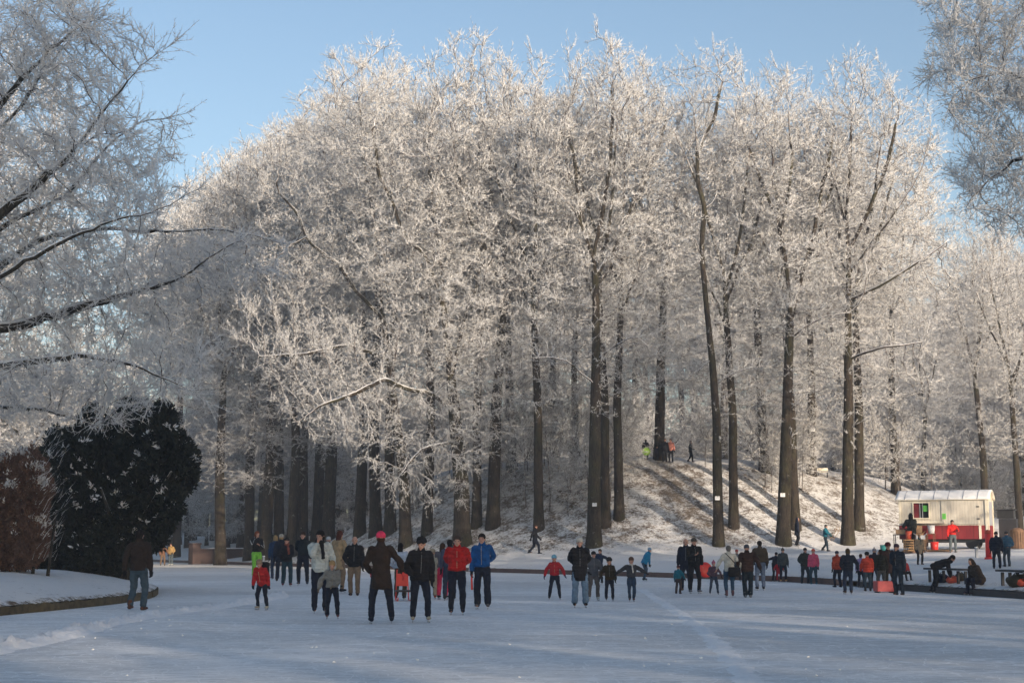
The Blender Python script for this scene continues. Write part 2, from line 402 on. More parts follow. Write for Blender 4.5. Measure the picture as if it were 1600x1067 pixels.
# ================================================================== frosted trees
def grow(seed, guides, blobs, natt, D=0.5, dk=1.1, up=0.12, jit=0.22, maxit=90, surf=0.45, di=9.0):
    """space colonisation. guides: list of polylines (local metres); every polyline after the first starts on the nearest existing node.
    blobs: (cx,cy,cz, rx,ry,rz). returns node positions and parents"""
    rs = np.random.RandomState(seed); cap = 60000
    pos = np.zeros((cap, 3)); par = np.full(cap, -1, np.int64); n = 0
    for gi, g in enumerate(guides):
        g = np.array(g, float); L = np.concatenate([[0], np.cumsum(np.linalg.norm(np.diff(g, axis=0), axis=1))])
        m = max(2, int(L[-1] / D)); s = np.linspace(0, L[-1], m)
        # smooth the polyline a little
        q = np.stack([np.interp(s, L, g[:, k]) for k in range(3)], 1)
        for _ in range(3): q[1:-1] = (q[:-2] + 2 * q[1:-1] + q[2:]) / 4
        q[1:] += np.cumsum(rs.normal(0, 0.032 * (1 if gi else 0.5), (m - 1, 3)), 0) * (1 if gi else 0.4)
        if gi == 0: prev = -1; st = 0
        else: prev = int(np.argmin(((pos[:n] - q[0]) ** 2).sum(1))); st = 1
        for p in q[st:]:
            pos[n] = p; par[n] = prev; prev = n; n += 1
    vol = np.array([b[3] * b[4] * b[5] for b in blobs]); cnt = np.maximum(1, (natt * vol / vol.sum())).astype(int)
    A = []
    for b, c in zip(blobs, cnt):
        d = rs.normal(size=(c, 3)); d /= np.linalg.norm(d, axis=1)[:, None]; r = rs.rand(c, 1) ** surf
        A.append(np.array(b[:3]) + d * r * np.array(b[3:6]) * (1 + 0.13 * np.sin(5 * d[:, :1] + b[0]) + 0.1 * np.sin(7 * d[:, 2:] + b[1])))
    A = np.concatenate(A); A = A[A[:, 2] > 1.5]
    def near(A, P, i0):
        bd = np.full(len(A), 1e9); bi = np.zeros(len(A), np.int64)
        for c in range(0, len(P), 400):
            d = ((A[:, None] - P[None, c:c + 400]) ** 2).sum(-1); i = d.argmin(1); v = d[np.arange(len(A)), i]
            m = v < bd; bd[m] = v[m]; bi[m] = i[m] + c + i0
        return bd, bi
    # only guide nodes above the bole may branch
    lo = guides_lo = A[:, 2].min() - 2.5
    ok = np.where(pos[:n, 2] > lo)[0]; 
    if len(ok) == 0: ok = np.array([n - 1])
    bd, bi = near(A, pos[ok], 0); bi = ok[bi]
    for it in range(maxit):
        m = bd < di ** 2 if it > 3 else bd < 1e8
        if not m.any(): break
        idx = bi[m]; d = A[m] - pos[idx]; d /= np.linalg.norm(d, axis=1)[:, None] + 1e-9
        u, inv = np.unique(idx, return_inverse=True)
        S = np.zeros((len(u), 3)); np.add.at(S, inv, d)
        S /= np.linalg.norm(S, axis=1)[:, None] + 1e-9
        S += rs.normal(0, jit, S.shape); S[:, 2] += up; S /= np.linalg.norm(S, axis=1)[:, None]
        if n + len(u) >= cap: break
        new = pos[u] + S * D; k = len(u)
        pos[n:n + k] = new; par[n:n + k] = u
        b2, i2 = near(A, new, n); mm = b2 < bd; bd[mm] = b2[mm]; bi[mm] = i2[mm]; n += k
        alive = bd > dk ** 2; A = A[alive]; bd = bd[alive]; bi = bi[alive]
        if len(A) == 0: break
    return pos[:n], par[:n]

def radii(pos, par, r0, tip=0.011, ex=2.35):
    n = len(par); acc = np.zeros(n); ch = np.bincount(par[par >= 0], minlength=n)
    acc[ch == 0] = tip ** ex
    for i in range(n - 1, 0, -1):
        if par[i] >= 0: acc[par[i]] += acc[i] + (tip * 0.25) ** ex
    r = acc ** (1 / ex); k = r0 / r[0]
    # stretch the thick end to the measured bole, leave twigs alone
    w = np.clip((r - 0.03) / (r[0] - 0.03), 0, 1) ** 0.7
    q = r * (1 - w) + r * k * w
    q = q * (1 + 0.6 * np.clip((q - 0.035) / 0.05, 0, 1) * np.clip((0.20 - q) / 0.08, 0, 1))
    z = pos[:, 2]; big = r > 0.25 * r[0]
    return np.where(big, q * (1 - 0.42 * np.clip(z / 16.0, 0, 1)), q)

def tubes(pos, par, r, lo, hi, sides):
    """tapered tubes along chains of nodes whose radius is in [lo, hi)"""
    n = len(par); kids = [[] for _ in range(n)]
    for i in range(n):
        if par[i] >= 0: kids[par[i]].append(i)
    used = np.zeros(n, bool); V = []; F = []; k0 = 0
    for s in range(n):
        if used[s] or not (lo <= r[s] < hi): continue
        chain = [s]; used[s] = True; c = s
        while kids[c]:
            b = max(kids[c], key=lambda q: r[q])
            if used[b] or not (lo <= r[b] < hi): break
            chain.append(b); used[b] = True; c = b
        p = par[s]; P = [pos[q] for q in chain]; Rr = [r[q] for q in chain]
        if p >= 0: P.insert(0, pos[p]); Rr.insert(0, min(r[p], r[s] * 1.15))
        rest = [q for q in kids[c]]
        if len(P) < 2: continue
        P = np.array(P); Rr = np.array(Rr)
        T = np.gradient(P, axis=0); T /= np.linalg.norm(T, axis=1)[:, None] + 1e-9
        a = np.cross(T, np.array([0.31, 0.93, 0.17])); a /= np.linalg.norm(a, axis=1)[:, None] + 1e-9
        b = np.cross(T, a); w = np.arange(sides) * 2 * math.pi / sides
        m = len(P)
        ring = P[:, None] + Rr[:, None, None] * (a[:, None] * np.cos(w)[None, :, None] + b[:, None] * np.sin(w)[None, :, None])
        V.append(ring.reshape(-1, 3))
        i = k0 + np.arange(m * sides).reshape(m, sides); j = np.roll(i, -1, 1)
        F.append(np.stack([i[:-1], j[:-1], j[1:], i[1:]], -1).reshape(-1, 4)); k0 += m * sides
    if not V: return np.zeros((0, 3)), np.zeros((0, 4), int)
    return np.concatenate(V), np.concatenate(F)

def unit(v): return v / (np.linalg.norm(v, axis=-1, keepdims=True) + 1e-9)
def spikes(P, d, L, w, rs):
    """three-sided frost needles"""
    n = len(P); a = unit(np.cross(d, rs.normal(size=(n, 3)))); b = np.cross(d, a)
    V = np.empty((n, 4, 3)); c = np.array([0, 2.094, 4.189])
    for k in range(3): V[:, k] = P + (a * math.cos(c[k]) + b * math.sin(c[k])) * w[:, None]
    V[:, 3] = P + d * L[:, None]
    i = np.arange(n)[:, None] * 4
    F = np.stack([i + [0, 1, 3], i + [1, 2, 3], i + [2, 0, 3]], 1).reshape(-1, 3)
    return V.reshape(-1, 3), F

def make_crown(seed, pos, par, r, nb=2, nspk=7, blen=(0.7, 1.5), slen=(0.22, 0.5), sw=(0.010, 0.019), up=0.25, thin=0.034, droop=None, keep=1.0):
    rs = np.random.RandomState(seed)
    idx = np.where((r < thin) & (par >= 0))[0]
    if keep < 1: idx = idx[rs.rand(len(idx)) < keep]
    d0 = unit(pos[idx] - pos[par[idx]])
    P = np.repeat(pos[idx], nb, 0); d = np.repeat(d0, nb, 0); n = len(P)
    P = P - d * rs.rand(n, 1) * 0.3
    u = np.zeros(n) + up
    if droop is not None: u = up + droop(P)
    dirn = d * 0.75 + unit(rs.normal(size=(n, 3))) * 0.72; dirn[:, 2] += u; dirn = unit(dirn)
    L = rs.uniform(*blen, n); curve = rs.normal(0, 0.17, (n, 3)); curve[:, 2] += u * 0.4
    Vs = []; Fs = []; k = 0; segs = 3; pts = [P]
    for s in range(segs):
        dirn = unit(dirn + curve / segs); pts.append(pts[-1] + dirn * (L / segs)[:, None])
    Q = np.stack(pts, 1)                                   # n,4,3
    # branchlet tubes, 3 sided
    T = unit(np.gradient(Q, axis=1)); a = unit(np.cross(T, np.array([0.3, 0.9, 0.2]))); b = np.cross(T, a)
    rad = np.linspace(1.0, 0.45, segs + 1)[None, :, None, None] * rs.uniform(sw[0], sw[1], n)[:, None, None, None] * 0.95
    w = np.arange(3) * 2.0944
    ring = Q[:, :, None] + rad * (a[:, :, None] * np.cos(w)[None, None, :, None] + b[:, :, None] * np.sin(w)[None, None, :, None])
    i = np.arange(n * (segs + 1) * 3).reshape(n, segs + 1, 3); j = np.roll(i, -1, 2)
    FT = np.stack([i[:, :-1], j[:, :-1], j[:, 1:], i[:, 1:]], -1).reshape(-1, 4)
    VT = ring.reshape(-1, 3)
    # needles off the branchlets
    tt = rs.rand(n, nspk) * 0.92 + 0.08; sidx = np.minimum((tt * segs).astype(int), segs - 1); fr = tt * segs - sidx
    ar = np.arange(n)[:, None]
    S = Q[ar, sidx] * (1 - fr[..., None]) + Q[ar, sidx + 1] * fr[..., None]
    dt = T[ar, sidx]; sd = dt * 0.8 + unit(rs.normal(size=(n, nspk, 3))) * 0.75; sd[..., 2] += u[:, None] * 0.6 + 0.05; sd = unit(sd)
    S = S.reshape(-1, 3); sd = sd.reshape(-1, 3); m = len(S)
    VS, FS = spikes(S, sd, rs.uniform(*slen, m), rs.uniform(*sw, m), rs)
    return VT, FT, VS, FS

def tree_meshes(name, seed, guides, blobs, natt, r0, grow_kw={}, crown_kw={}, flare=1.28, split=0.055, tip=0.011, bark='bark', rimed=False):
    pos, par = grow(seed, guides, blobs, natt, **grow_kw)
    r = radii(pos, par, r0, tip)
    zz = pos[:, 2]; main = r > r0 * 0.5
    r = np.where(main & (zz < 2.2), r * (1 + (flare - 1) * np.clip(1 - zz / 2.2, 0, 1) ** 2.5), r)
    if par[0] < 0 : pos[0, 2] = -0.6
    V1, F1 = tubes(pos, par, r, split, 99, 10)
    me1 = mesh_from(name + '_trunk', V1, F1.ravel(), np.full(len(F1), 4), True)
    V2, F2 = tubes(pos, par, r, 0.0, split, 4)
    VT, FT, VS, FS = make_crown(seed + 1, pos, par, r, **crown_kw)
    V = np.concatenate([V2, VT, VS]); f3 = FS + len(V2) + len(VT); f4 = np.concatenate([F2, FT + len(V2)])
    flat = np.concatenate([f4.ravel(), f3.ravel()]); lt = np.concatenate([np.full(len(f4), 4), np.full(len(f3), 3)])
    mi = np.concatenate([np.zeros(len(F2)), np.full(len(FT), 1.0 if rimed else 0.0), np.ones(len(f3))])
    me2 = mesh_from(name + '_crown', V, flat, lt, False, mi)
    me1.materials.append(M[bark]); me2.materials.append(M['twig']); me2.materials.append(M['frost'])
    print('tree', name, len(pos), 'nodes', len(lt), 'faces')
    return me1, me2

GROUP_TREES = 'frosted deciduous trees of the park'
def put_tree(meshes, loc, label, rz=0.0, s=1.0, sz=None, name='frosted_tree', group=GROUP_TREES, cat='tree'):
    e = empty(name, loc, rz); e.scale = (s, s, sz or s); tag(e, label, cat, group)
    for nm, me in zip(('trunk', 'crown'), meshes):
        o = bpy.data.objects.new(nm, me); COL.objects.link(o); o.parent = e
    return e

def local(base, pix, dy=None):
    """photo pixels -> metres relative to the tree's base, in the tree's own depth plane; optional third value = depth offset"""
    out = []
    for p in pix:
        d = p[2] if len(p) > 2 else 0.0
        q = at(p[0], p[1], base.y + d); out.append((q.x - base.x, q.y - base.y, q.z - base.z))
    return out
def pblobs(base, lst, back=0.0):
    out = []
    sc = FPX / base.y
    for (px, py, rx, rz, dy, ry) in lst:
        dy = dy + back
        q = at(px, py, base.y + dy); out.append((q.x - base.x, q.y - base.y, q.z - base.z, rx / sc, ry, rz / sc))
    return out

CK = dict(nb=3, nspk=10, blen=(0.4, 1.0), slen=(0.09, 0.27), sw=(0.0070, 0.0125))
GK = dict(D=0.42, dk=0.80)
# --- portrait trees, each with its own trunk line and crown
def portrait(label, seed, base_px, guides, blobs, natt, width_px, gk={}, ck={}, base=None, bark='bark', back=0.0, **kw):
    b = base if base is not None else on_ground(*base_px)
    g = [local(b, q) for q in guides]; g[0].insert(0, (0, 0, -0.6))
    ms = tree_meshes('t%d' % seed, seed, g, pblobs(b, blobs, back), natt, width_px / 2 / (FPX / b.y), {**GK, **gk}, {**CK, **ck}, bark=bark, **kw)
    put_tree(ms, b, label); print('   at', tuple(round(v, 1) for v in b))
    return ms, b

T1, b1 = portrait('broad frosted tree with low drooping sunlit branches in the middle of the row', 101, (722, 852),
    [[(722, 851), (720, 760), (712, 680), (704, 600), (694, 500), (690, 430)],
     [(704, 600), (722, 520, 1), (752, 440, 1), (768, 330, 2), (772, 190, 2)],
     [(692, 480), (668, 400, -1), (632, 372, -1), (612, 310, -2), (590, 270, -2), (582, 200, -2)],
     [(708, 640), (672, 610, -2), (640, 612, -3), (604, 590, -3.5), (560, 618, -4), (515, 632, -4.5), (470, 665, -5)],
     [(690, 430), (676, 330, 0), (665, 220, 1)],
     [(712, 690), (660, 700, -3), (630, 740, -4)]],
    [(620, 300, 150, 190, 0, 6), (745, 240, 110, 150, 1, 5), (540, 560, 130, 75, -4, 3.5), (650, 690, 105, 85, -3, 3.5), (700, 520, 110, 120, -2, 5), (470, 610, 70, 45, -5, 2.5), (770, 600, 65, 130, -1.5, 3), (715, 660, 75, 105, -3, 2.5), (660, 760, 70, 45, -3.5, 2.2), (560, 660, 70, 60, -4, 2.5)],
    5200, 28, dict(up=0.02), dict(up=0.12, nb=3, droop=lambda P: np.where(P[:, 2] < 12, -0.45, 0.15)))
T2, b2 = portrait('frosted tree leaning slightly behind the woman in the pink hat, its twigs sweeping left', 102, (634, 853),
    [[(634, 852), (632, 760), (622, 680), (606, 560), (596, 470), (590, 380)],
     [(600, 500), (556, 450, -1), (530, 410, -1), (486, 380, -1), (470, 330, 0), (440, 300, 0)],
     [(606, 560), (540, 540, -2), (450, 560, -3), (400, 560, -3)],
     [(590, 380), (570, 260), (560, 150)]],
    [(500, 300, 120, 170, 0, 5), (560, 170, 100, 90, 0, 5), (450, 470, 110, 110, -1, 5), (545, 640, 90, 50, -3, 3), (500, 560, 110, 70, -3, 3)],
    3700, 20, dict(up=0.02), dict(nb=3, droop=lambda P: np.where(P[:, 2] < 10, -0.3, 0.15)))
TB, bB = portrait('tall frosted tree with a snaking trunk and a white notice nailed to it', 103, (1123, 853),
    [[(1123, 852), (1122, 760), (1121, 660), (1113, 560), (1103, 470), (1097, 400), (1097, 360), (1103, 325), (1090, 292), (1090, 240), (1084, 170)],
     [(1103, 325), (1122, 318, 0.5), (1120, 290, 1)],
     [(1090, 292), (1072, 240, 0), (1050, 190, -1)],
     [(1090, 240), (1120, 190, 1), (1135, 130, 1)],
     [(1098, 300), (1130, 250, -1), (1150, 210, -2)],
     [(1113, 560), (1080, 590, -1), (1050, 590, -2)],
     [(1121, 600), (1160, 575, -1), (1200, 570, -1)]],
    [(1100, 170, 95, 105, 0, 5.5), (1140, 250, 65, 70, -1, 4), (1040, 260, 60, 60, -1, 4), (1080, 560, 60, 40, -1, 2.5), (1165, 560, 60, 40, 0, 2.5), (1118, 570, 40, 120, -2.5, 1.2), (1060, 440, 55, 50, 0, 3)],
    1900, 17, dict(up=0.04), dict(nb=2), back=2.5)
TC, bC = portrait('stout twin forked frosted tree behind the man in the long black coat', 104, (928, 853),
    [[(928, 852), (928, 760), (930, 660), (932, 560), (932, 480), (928, 400)],
     [(932, 420), (905, 340, -1), (880, 300, -2), (835, 280, -2)],
     [(928, 390), (945, 310, 0), (960, 200, 0), (955, 130, 0)],
     [(932, 430), (962, 380, 1), (995, 310, 1), (1030, 240, 2), (1050, 170, 2)],
     [(905, 340), (895, 260, 0), (885, 190, 0)],
     [(932, 560), (990, 520, -2), (1030, 560, -3)],
     [(930, 600), (880, 560, -2), (840, 560, -2)]],
    [(955, 170, 105, 95, 0, 6), (870, 240, 80, 95, -1, 5), (1010, 230, 60, 90, 1, 4), (870, 500, 90, 80, -1, 4), (1010, 500, 80, 80, 0, 4), (930, 560, 50, 120, -3, 1.3), (950, 360, 90, 80, 0, 4)],
    2900, 23, dict(up=0.04), dict(nb=2), back=2.5)
TD, bD = portrait('thick mossy trunked frosted tree with a long low snow topped limb', 105, (1224, 851),
    [[(1224, 850), (1226, 760), (1230, 660), (1233, 560), (1236, 480), (1228, 400), (1215, 340)],
     [(1236, 500), (1250, 440, 1), (1262, 380, 1), (1285, 280, 1), (1300, 210, 1)],
     [(1234, 530), (1262, 505, -1), (1300, 490, -2), (1336, 484, -2), (1350, 455, -2), (1352, 420, -2)],
     [(1215, 340), (1180, 270, 0), (1160, 200, 0)],
     [(1220, 360), (1235, 270, -1), (1232, 180, -1)]],
    [(1230, 220, 90, 105, 0, 6), (1160, 290, 70, 80, 0, 4), (1300, 250, 60, 90, 1, 4), (1220, 480, 100, 90, -1, 4), (1235, 590, 45, 120, -3, 1.3), (1340, 400, 55, 50, -2, 3), (1180, 620, 50, 60, 0, 3)],
    2700, 22, dict(up=0.03), dict(nb=2), back=2.5)
TE, bE = portrait('fan crowned frosted tree nearest the wagon, its limbs spreading like a brush', 106, (1325, 851),
    [[(1324, 850), (1324, 760), (1325, 640), (1325, 520), (1326, 420), (1322, 340), (1328, 260), (1330, 190)],
     [(1324, 400), (1350, 340, 0), (1385, 260, 0), (1400, 200, 0)],
     [(1325, 430), (1370, 370, -1), (1430, 280, -1), (1455, 210, -1)],
     [(1322, 350), (1300, 280, 1), (1285, 220, 1)],
     [(1326, 470), (1390, 440, -2), (1450, 400, -2), (1490, 370, -2)],
     [(1325, 560), (1380, 540, -2), (1440, 530, -2)]],
    [(1350, 180, 85, 90, 0, 6), (1420, 240, 65, 100, 0, 4), (1430, 430, 80, 110, -1, 4), (1325, 580, 45, 120, -3, 1.3), (1350, 330, 90, 80, 0, 5), (1390, 580, 80, 60, -1, 4)],
    2800, 20, dict(up=0.04), dict(nb=2), back=2.5)

# --- near tree overhanging from the left, in shade
_bl = Vector((-17.4, 40.0, 0)); _bl.z = ground(_bl.x, _bl.y)
NK = dict(nb=4, nspk=7, blen=(0.35, 0.8), slen=(0.07, 0.20), sw=(0.0055, 0.0105), up=0.12, thin=0.022)
TL, bL = portrait('large dark limbed frosted tree overhanging the ice from the left edge', 107, None,
    [[(-240, 760), (-215, 600), (-185, 470), (-160, 420), (-130, 330), (-100, 200), (-60, 60)],
     [(-185, 470), (-60, 385, -1), (40, 330, -1), (110, 262, -1), (165, 205, 0), (215, 130, 0), (285, 78, 0)],
     [(-160, 420), (0, 355, 1), (110, 300, 1), (160, 225, 1), (225, 178, 1), (290, 168, 1)],
     [(-200, 520), (0, 440, -2), (130, 375, -2), (240, 340, -2), (330, 300, -2)],
     [(-205, 560), (0, 420, 2), (90, 365, 2), (240, 352, 2), (390, 360, 2), (480, 378, 2)],
     [(-215, 600), (0, 575, -1), (140, 560, -1), (250, 590, -1), (330, 640, -1)],
     [(-205, 560), (20, 500, 0), (160, 470, 0), (300, 425, 0), (400, 362, 0)],
     [(-150, 380), (-30, 210, 0), (60, 95, 0), (150, 30, 0)],
     [(-120, 300), (20, 180, 2), (110, 70, 2), (190, -20, 2)],
     [(-215, 600), (-40, 640, 1), (60, 640, 1), (150, 665, 1)]],
    [(60, 80, 150, 110, 0, 3), (120, 270, 165, 110, 0, 3), (110, 450, 215, 85, 0, 3), (60, 600, 190, 75, 0, 3), (330, 420, 110, 60, 1, 2), (240, 560, 110, 70, 0, 2), (-90, 300, 100, 250, 0, 3)],
    7600, 60, dict(D=0.24, dk=0.42, di=4, jit=0.3, up=0.03, maxit=140, surf=0.5), dict(NK, thin=0.020, sw=(0.006, 0.0115)), base=_bl, bark='bark_dark', rimed=True, split=0.024, tip=0.0080)
# --- near tree reaching in from the right
_br = Vector((22.5, 46.0, 0)); _br.z = ground(_br.x, _br.y)
TR, bR = portrait('frosted tree reaching in over the top right corner', 108, None,
    [[(1985, 760), (1960, 560), (1900, 400), (1840, 250), (1800, 100), (1780, -40)],
     [(1840, 250), (1700, 170, 0), (1610, 125, 0), (1560, 105, 0), (1535, 85, 0), (1500, 90, 0)],
     [(1610, 125), (1560, 112, -1), (1500, 122, -1), (1482, 145, -1), (1468, 175, -1)],
     [(1900, 400), (1750, 290, 1), (1650, 235, 1), (1585, 255, 1), (1545, 290, 1), (1518, 330, 1)],
     [(1800, 100), (1680, 20, 1), (1580, -10, 1), (1510, -20, 1)],
     [(1900, 420), (1760, 380, -1), (1660, 330, -1)]],
    [(1560, 20, 110, 80, 0, 2.5), (1500, 100, 75, 45, 0, 2), (1580, 150, 90, 60, 0, 2.5), (1560, 250, 85, 60, 1, 2.2), (1600, 330, 60, 50, 1, 2), (1690, 150, 110, 170, 0, 3), (1800, 50, 120, 160, 0, 3)],
    4600, 50, dict(D=0.26, dk=0.44, di=4, jit=0.28, up=0.03, maxit=140), dict(NK, nspk=8, nb=5, sw=(0.008, 0.014)), base=_br, bark='bark_dark', rimed=True, split=0.028, tip=0.007)

# --- stock trees, used over and over with their own turn and height
def stock(name, seed, H, clear, rad, r0, natt, lean=0.0, low=False):
    g = [[(0, 0, -0.6), (0, 0, 0), (lean * 0.3, 0.1, H * 0.25), (lean, -0.1, H * 0.5), (lean * 0.7, 0.2, H * 0.72)]]
    rn = random.Random(seed)
    for k in range(5):
        w = k * 1.257 + rn.uniform(-0.3, 0.3); z0 = H * rn.uniform(0.40, 0.55); q = rad * rn.uniform(0.35, 0.6)
        g.append([(lean * 0.8, 0, z0), (math.cos(w) * q * 0.55, math.sin(w) * q * 0.55, z0 + H * 0.13), (math.cos(w) * q, math.sin(w) * q, z0 + H * 0.30)])
    zc = (H + clear) / 2; bl = [(0, 0, zc + H * 0.06, rad, rad, (H - clear) / 2 * 0.9), (0, 0, H * 0.80, rad * 0.8, rad * 0.8, H * 0.19)]
    for k in range(4):
        w = rn.uniform(0, 6.28); bl.append((math.cos(w) * rad * 0.7, math.sin(w) * rad * 0.7, zc + rn.uniform(-0.22, 0.15) * H, rad * 0.45, rad * 0.45, H * 0.13))
    bl.append((0, 0, clear * 0.9 + 1.0, rad * 0.7, rad * 0.7, H * 0.10))
    kw = dict(up=0.02)
    ck = dict(nb=3, nspk=7, blen=(0.45, 1.1), slen=(0.12, 0.34), sw=(0.0085, 0.0155), droop=(lambda P: np.where(P[:, 2] < H * 0.4, -0.3, 0.1)))
    return tree_meshes(name, seed, g, bl, natt, r0, {**GK, **kw}, {**CK, **ck})
S1 = stock('s1', 201, 29, 7.5, 5.6, 0.35, 2000, 0.6)
S2 = stock('s2', 202, 28, 6, 7.0, 0.38, 2700, -0.7)
S3 = stock('s3', 203, 26, 9, 5.0, 0.27, 1700, 0.3)
S4 = stock('s4', 204, 6.5, 0.6, 2.4, 0.04, 420, 0.2)
S5 = stock('s5', 205, 17, 1.0, 6.0, 0.22, 1500, 0.3)
STK = {5: (S5, 17.0), 1: (S1, 29.0), 2: (S2, 28.0), 3: (S3, 26.0), 4: (S4, 6.5)}
rt = random.Random(77)
def px_tree(px, py, top, k, label, wide=1.0, base=None, **kw):
    if base is None and py > 835: q = on_ground(px, py); q = at(px, py, q.y + 2.5); base = Vector((q.x, q.y, ground(q.x, q.y)))
    b = base if base is not None else on_ground(px, py)
    H = at(px, top, b.y).z - b.z; ms, h = STK[k]; s = H / h
    return put_tree(ms, b, label, rt.uniform(0, 6.28), s * wide, s, **kw)
# left back row, in the shade behind the skaters
px_tree(562, 848, 110, 1, 'tall frosted tree left of three close dark trunks behind the bald man')
px_tree(587, 848, 95, 3, 'slim frosted tree in the middle of three close dark trunks left of centre', 1.2)
px_tree(609, 849, 100, 1, 'frosted tree close to the left of the leaning drooping one')
px_tree(667, 853, 120, 3, 'frosted tree with a flared lit foot between the pink hatted woman and fur hatted woman', 1.1)
px_tree(745, 845, 92, 3, 'thin frosted tree tucked between two thick trunks right of centre of the row')
px_tree(770, 847, 78, 2, 'thick trunked frosted tree behind the man in the blue track jacket')
px_tree(842, 852, 110, 3, 'slender frosted tree beside the walker in black on the bank')
px_tree(946, 849, 80, 3, 'brown sunlit trunked frosted tree touching the stout forked one')
px_tree(968, 840, 95, 3, 'straight frosted tree just right of the stout forked pair')
px_tree(1147, 848, 120, 3, 'slim straight frosted tree right beside the snaking trunk')
px_tree(1243, 848, 130, 3, 'dark frosted trunk standing against the thick mossy one', 1.1)
px_tree(1343, 846, 120, 3, 'second frosted trunk close behind the fan crowned tree', 1.1)
for px, py, top, k, lab in [(512, 838, 165, 1, 'frosted tree with a swollen leaning bole at the right of the left row'),
    (494, 838, 190, 3, 'frosted tree second from the right in the shaded left row'),
    (473, 836, 190, 3, 'frosted tree behind the man with the white collar'),
    (455, 834, 215, 3, 'slim frosted tree behind the dark hatted woman in teal jeans'),
    (437, 833, 230, 3, 'thinnest frosted tree of the shaded left row'),
    (415, 838, 225, 1, 'wide dark frosted tree just right of the red haired skater'),
    (390, 838, 250, 3, 'frosted tree just left of the red haired skater'),
    (345, 838, 285, 1, 'lone frosted tree in front of the brick wall at the left')]:
    px_tree(px, py, top, k, lab, 1.25, base=on_ground(px, py, 100, 128 + (px % 7)))
# on the mound
for px, py, top, k, lab in [(1195, 737, 130, 2, 'dark frosted tree with a spreading foot on the shoulder of the mound'),
    (1268, 742, 160, 1, 'frosted tree on the mound with a white sign high on its mossy trunk'),
    (1030, 718, 120, 2, 'massive frosted tree on the mound behind the group at the top'),
    (865, 716, 160, 1, 'frosted tree on the left crest of the mound'),
    (900, 716, 170, 3, 'thin frosted tree on the mound crest behind the stout forked one'),
    (800, 735, 150, 2, 'frosted tree on the left flank of the mound'),
    (1400, 772, 200, 1, 'frosted tree on the right flank of the mound above the wagon')]:
    px_tree(px, py, top, k, lab)
# right side and behind the wagon
for x, y, H, k, lab in [(36.5, 119, 24, 1, 'frosted tree standing directly behind the wagon roof'),
    (34.5, 105, 22, 3, 'slim frosted tree with a sunlit trunk right of the wagon'),
    (43, 124, 23, 2, 'bushy frosted tree at the right edge beyond the wagon'),
    (40, 150, 25, 1, 'hazy frosted tree far behind the wagon, left one'), (52, 156, 25, 2, 'hazy frosted tree far behind the wagon, right one')]:
    b = Vector((x, y, ground(x, y))); put_tree(STK[k][0], b, lab, rt.uniform(0, 6.28), H / STK[k][1] * 1.1, H / STK[k][1])
# sunlit crowns beyond the left bank
for x, y, H, k, lab in [(-27.5, 80, 27, 2, 'sunlit frosted tree behind the dark yew, nearer one'), (-36, 96, 31, 1, 'sunlit frosted tree behind the dark yew, taller one'),
    (-34, 74, 25, 2, 'sunlit frosted tree at the left edge behind the brown hedge')]:
    b = Vector((x, y, ground(x, y))); put_tree(STK[k][0], b, lab, rt.uniform(0, 6.28), H / STK[k][1] * 1.15, H / STK[k][1])
# wood behind, many alike
for i in range(46):
    if i < 16: px = 270 + i * 22 + rt.uniform(-9, 9); Y = rt.uniform(150, 235); top = 300 - (px - 290) * 0.5 if px < 520 else 190
    elif i < 34: px = 700 + (i - 16) * 40 + rt.uniform(-12, 12); Y = rt.uniform(172, 250); top = rt.uniform(230, 330)
    else: px = 1400 + (i - 34) * 20 + rt.uniform(-9, 9); Y = rt.uniform(170, 260); top = rt.uniform(400, 520) if px < 1560 else 380
    p = at(px, 800, Y); b = Vector((p.x, Y, ground(p.x, Y))); H = at(px, top, Y).z - b.z; k = rt.choice([1, 2, 2, 3])
    s = H / STK[k][1]; put_tree(STK[k][0], b, 'hazy frosted tree of the wood behind the mound', rt.uniform(0, 6.28), s * 1.15, s, group='background frosted wood trees')
# denser, lower wood closing the view at the back
for i in range(64):
    if i < 24: px = 250 + i * 17 + rt.uniform(-8, 8); Y = rt.uniform(158, 215); H = rt.uniform(14, 20)
    elif i < 40: px = 680 + (i - 24) * 48 + rt.uniform(-14, 14); Y = rt.uniform(178, 235); H = rt.uniform(17, 24)
    else: px = 1330 + (i - 40) * 17 + rt.uniform(-8, 8); Y = rt.uniform(150, 240); H = rt.uniform(14, 20)
    p = at(px, 800, Y); b = Vector((p.x, Y, ground(p.x, Y)))
    s = H / 17.0; put_tree(S5, b, 'low bushy frosted tree closing the hazy wood at the back', rt.uniform(0, 6.28), s * 1.25, s, group='low bushy trees at the back of the wood')
for i in range(9):
    px = -70 + i * 24; Y = rt.uniform(118, 150); H = rt.uniform(15, 21); p = at(px, 800, Y); b = Vector((p.x, Y, ground(p.x, Y)))
    s = H / 17.0; put_tree(S5, b, 'bushy frosted tree glimpsed beyond the brown hedge', rt.uniform(0, 6.28), s * 1.3, s, group='bushy trees beyond the hedge')
for i in range(44):
    px = -120 + i * 42 + rt.uniform(-14, 14); Y = rt.uniform(245, 300); H = rt.uniform(15, 22); p = at(px, 800, Y); b = Vector((p.x, Y, max(0.5, ground(p.x, Y))))
    s = H / 17.0; put_tree(S5, b, 'faint frosted tree of the farthest wood line', rt.uniform(0, 6.28), s * 1.6, s, group='farthest wood line trees')
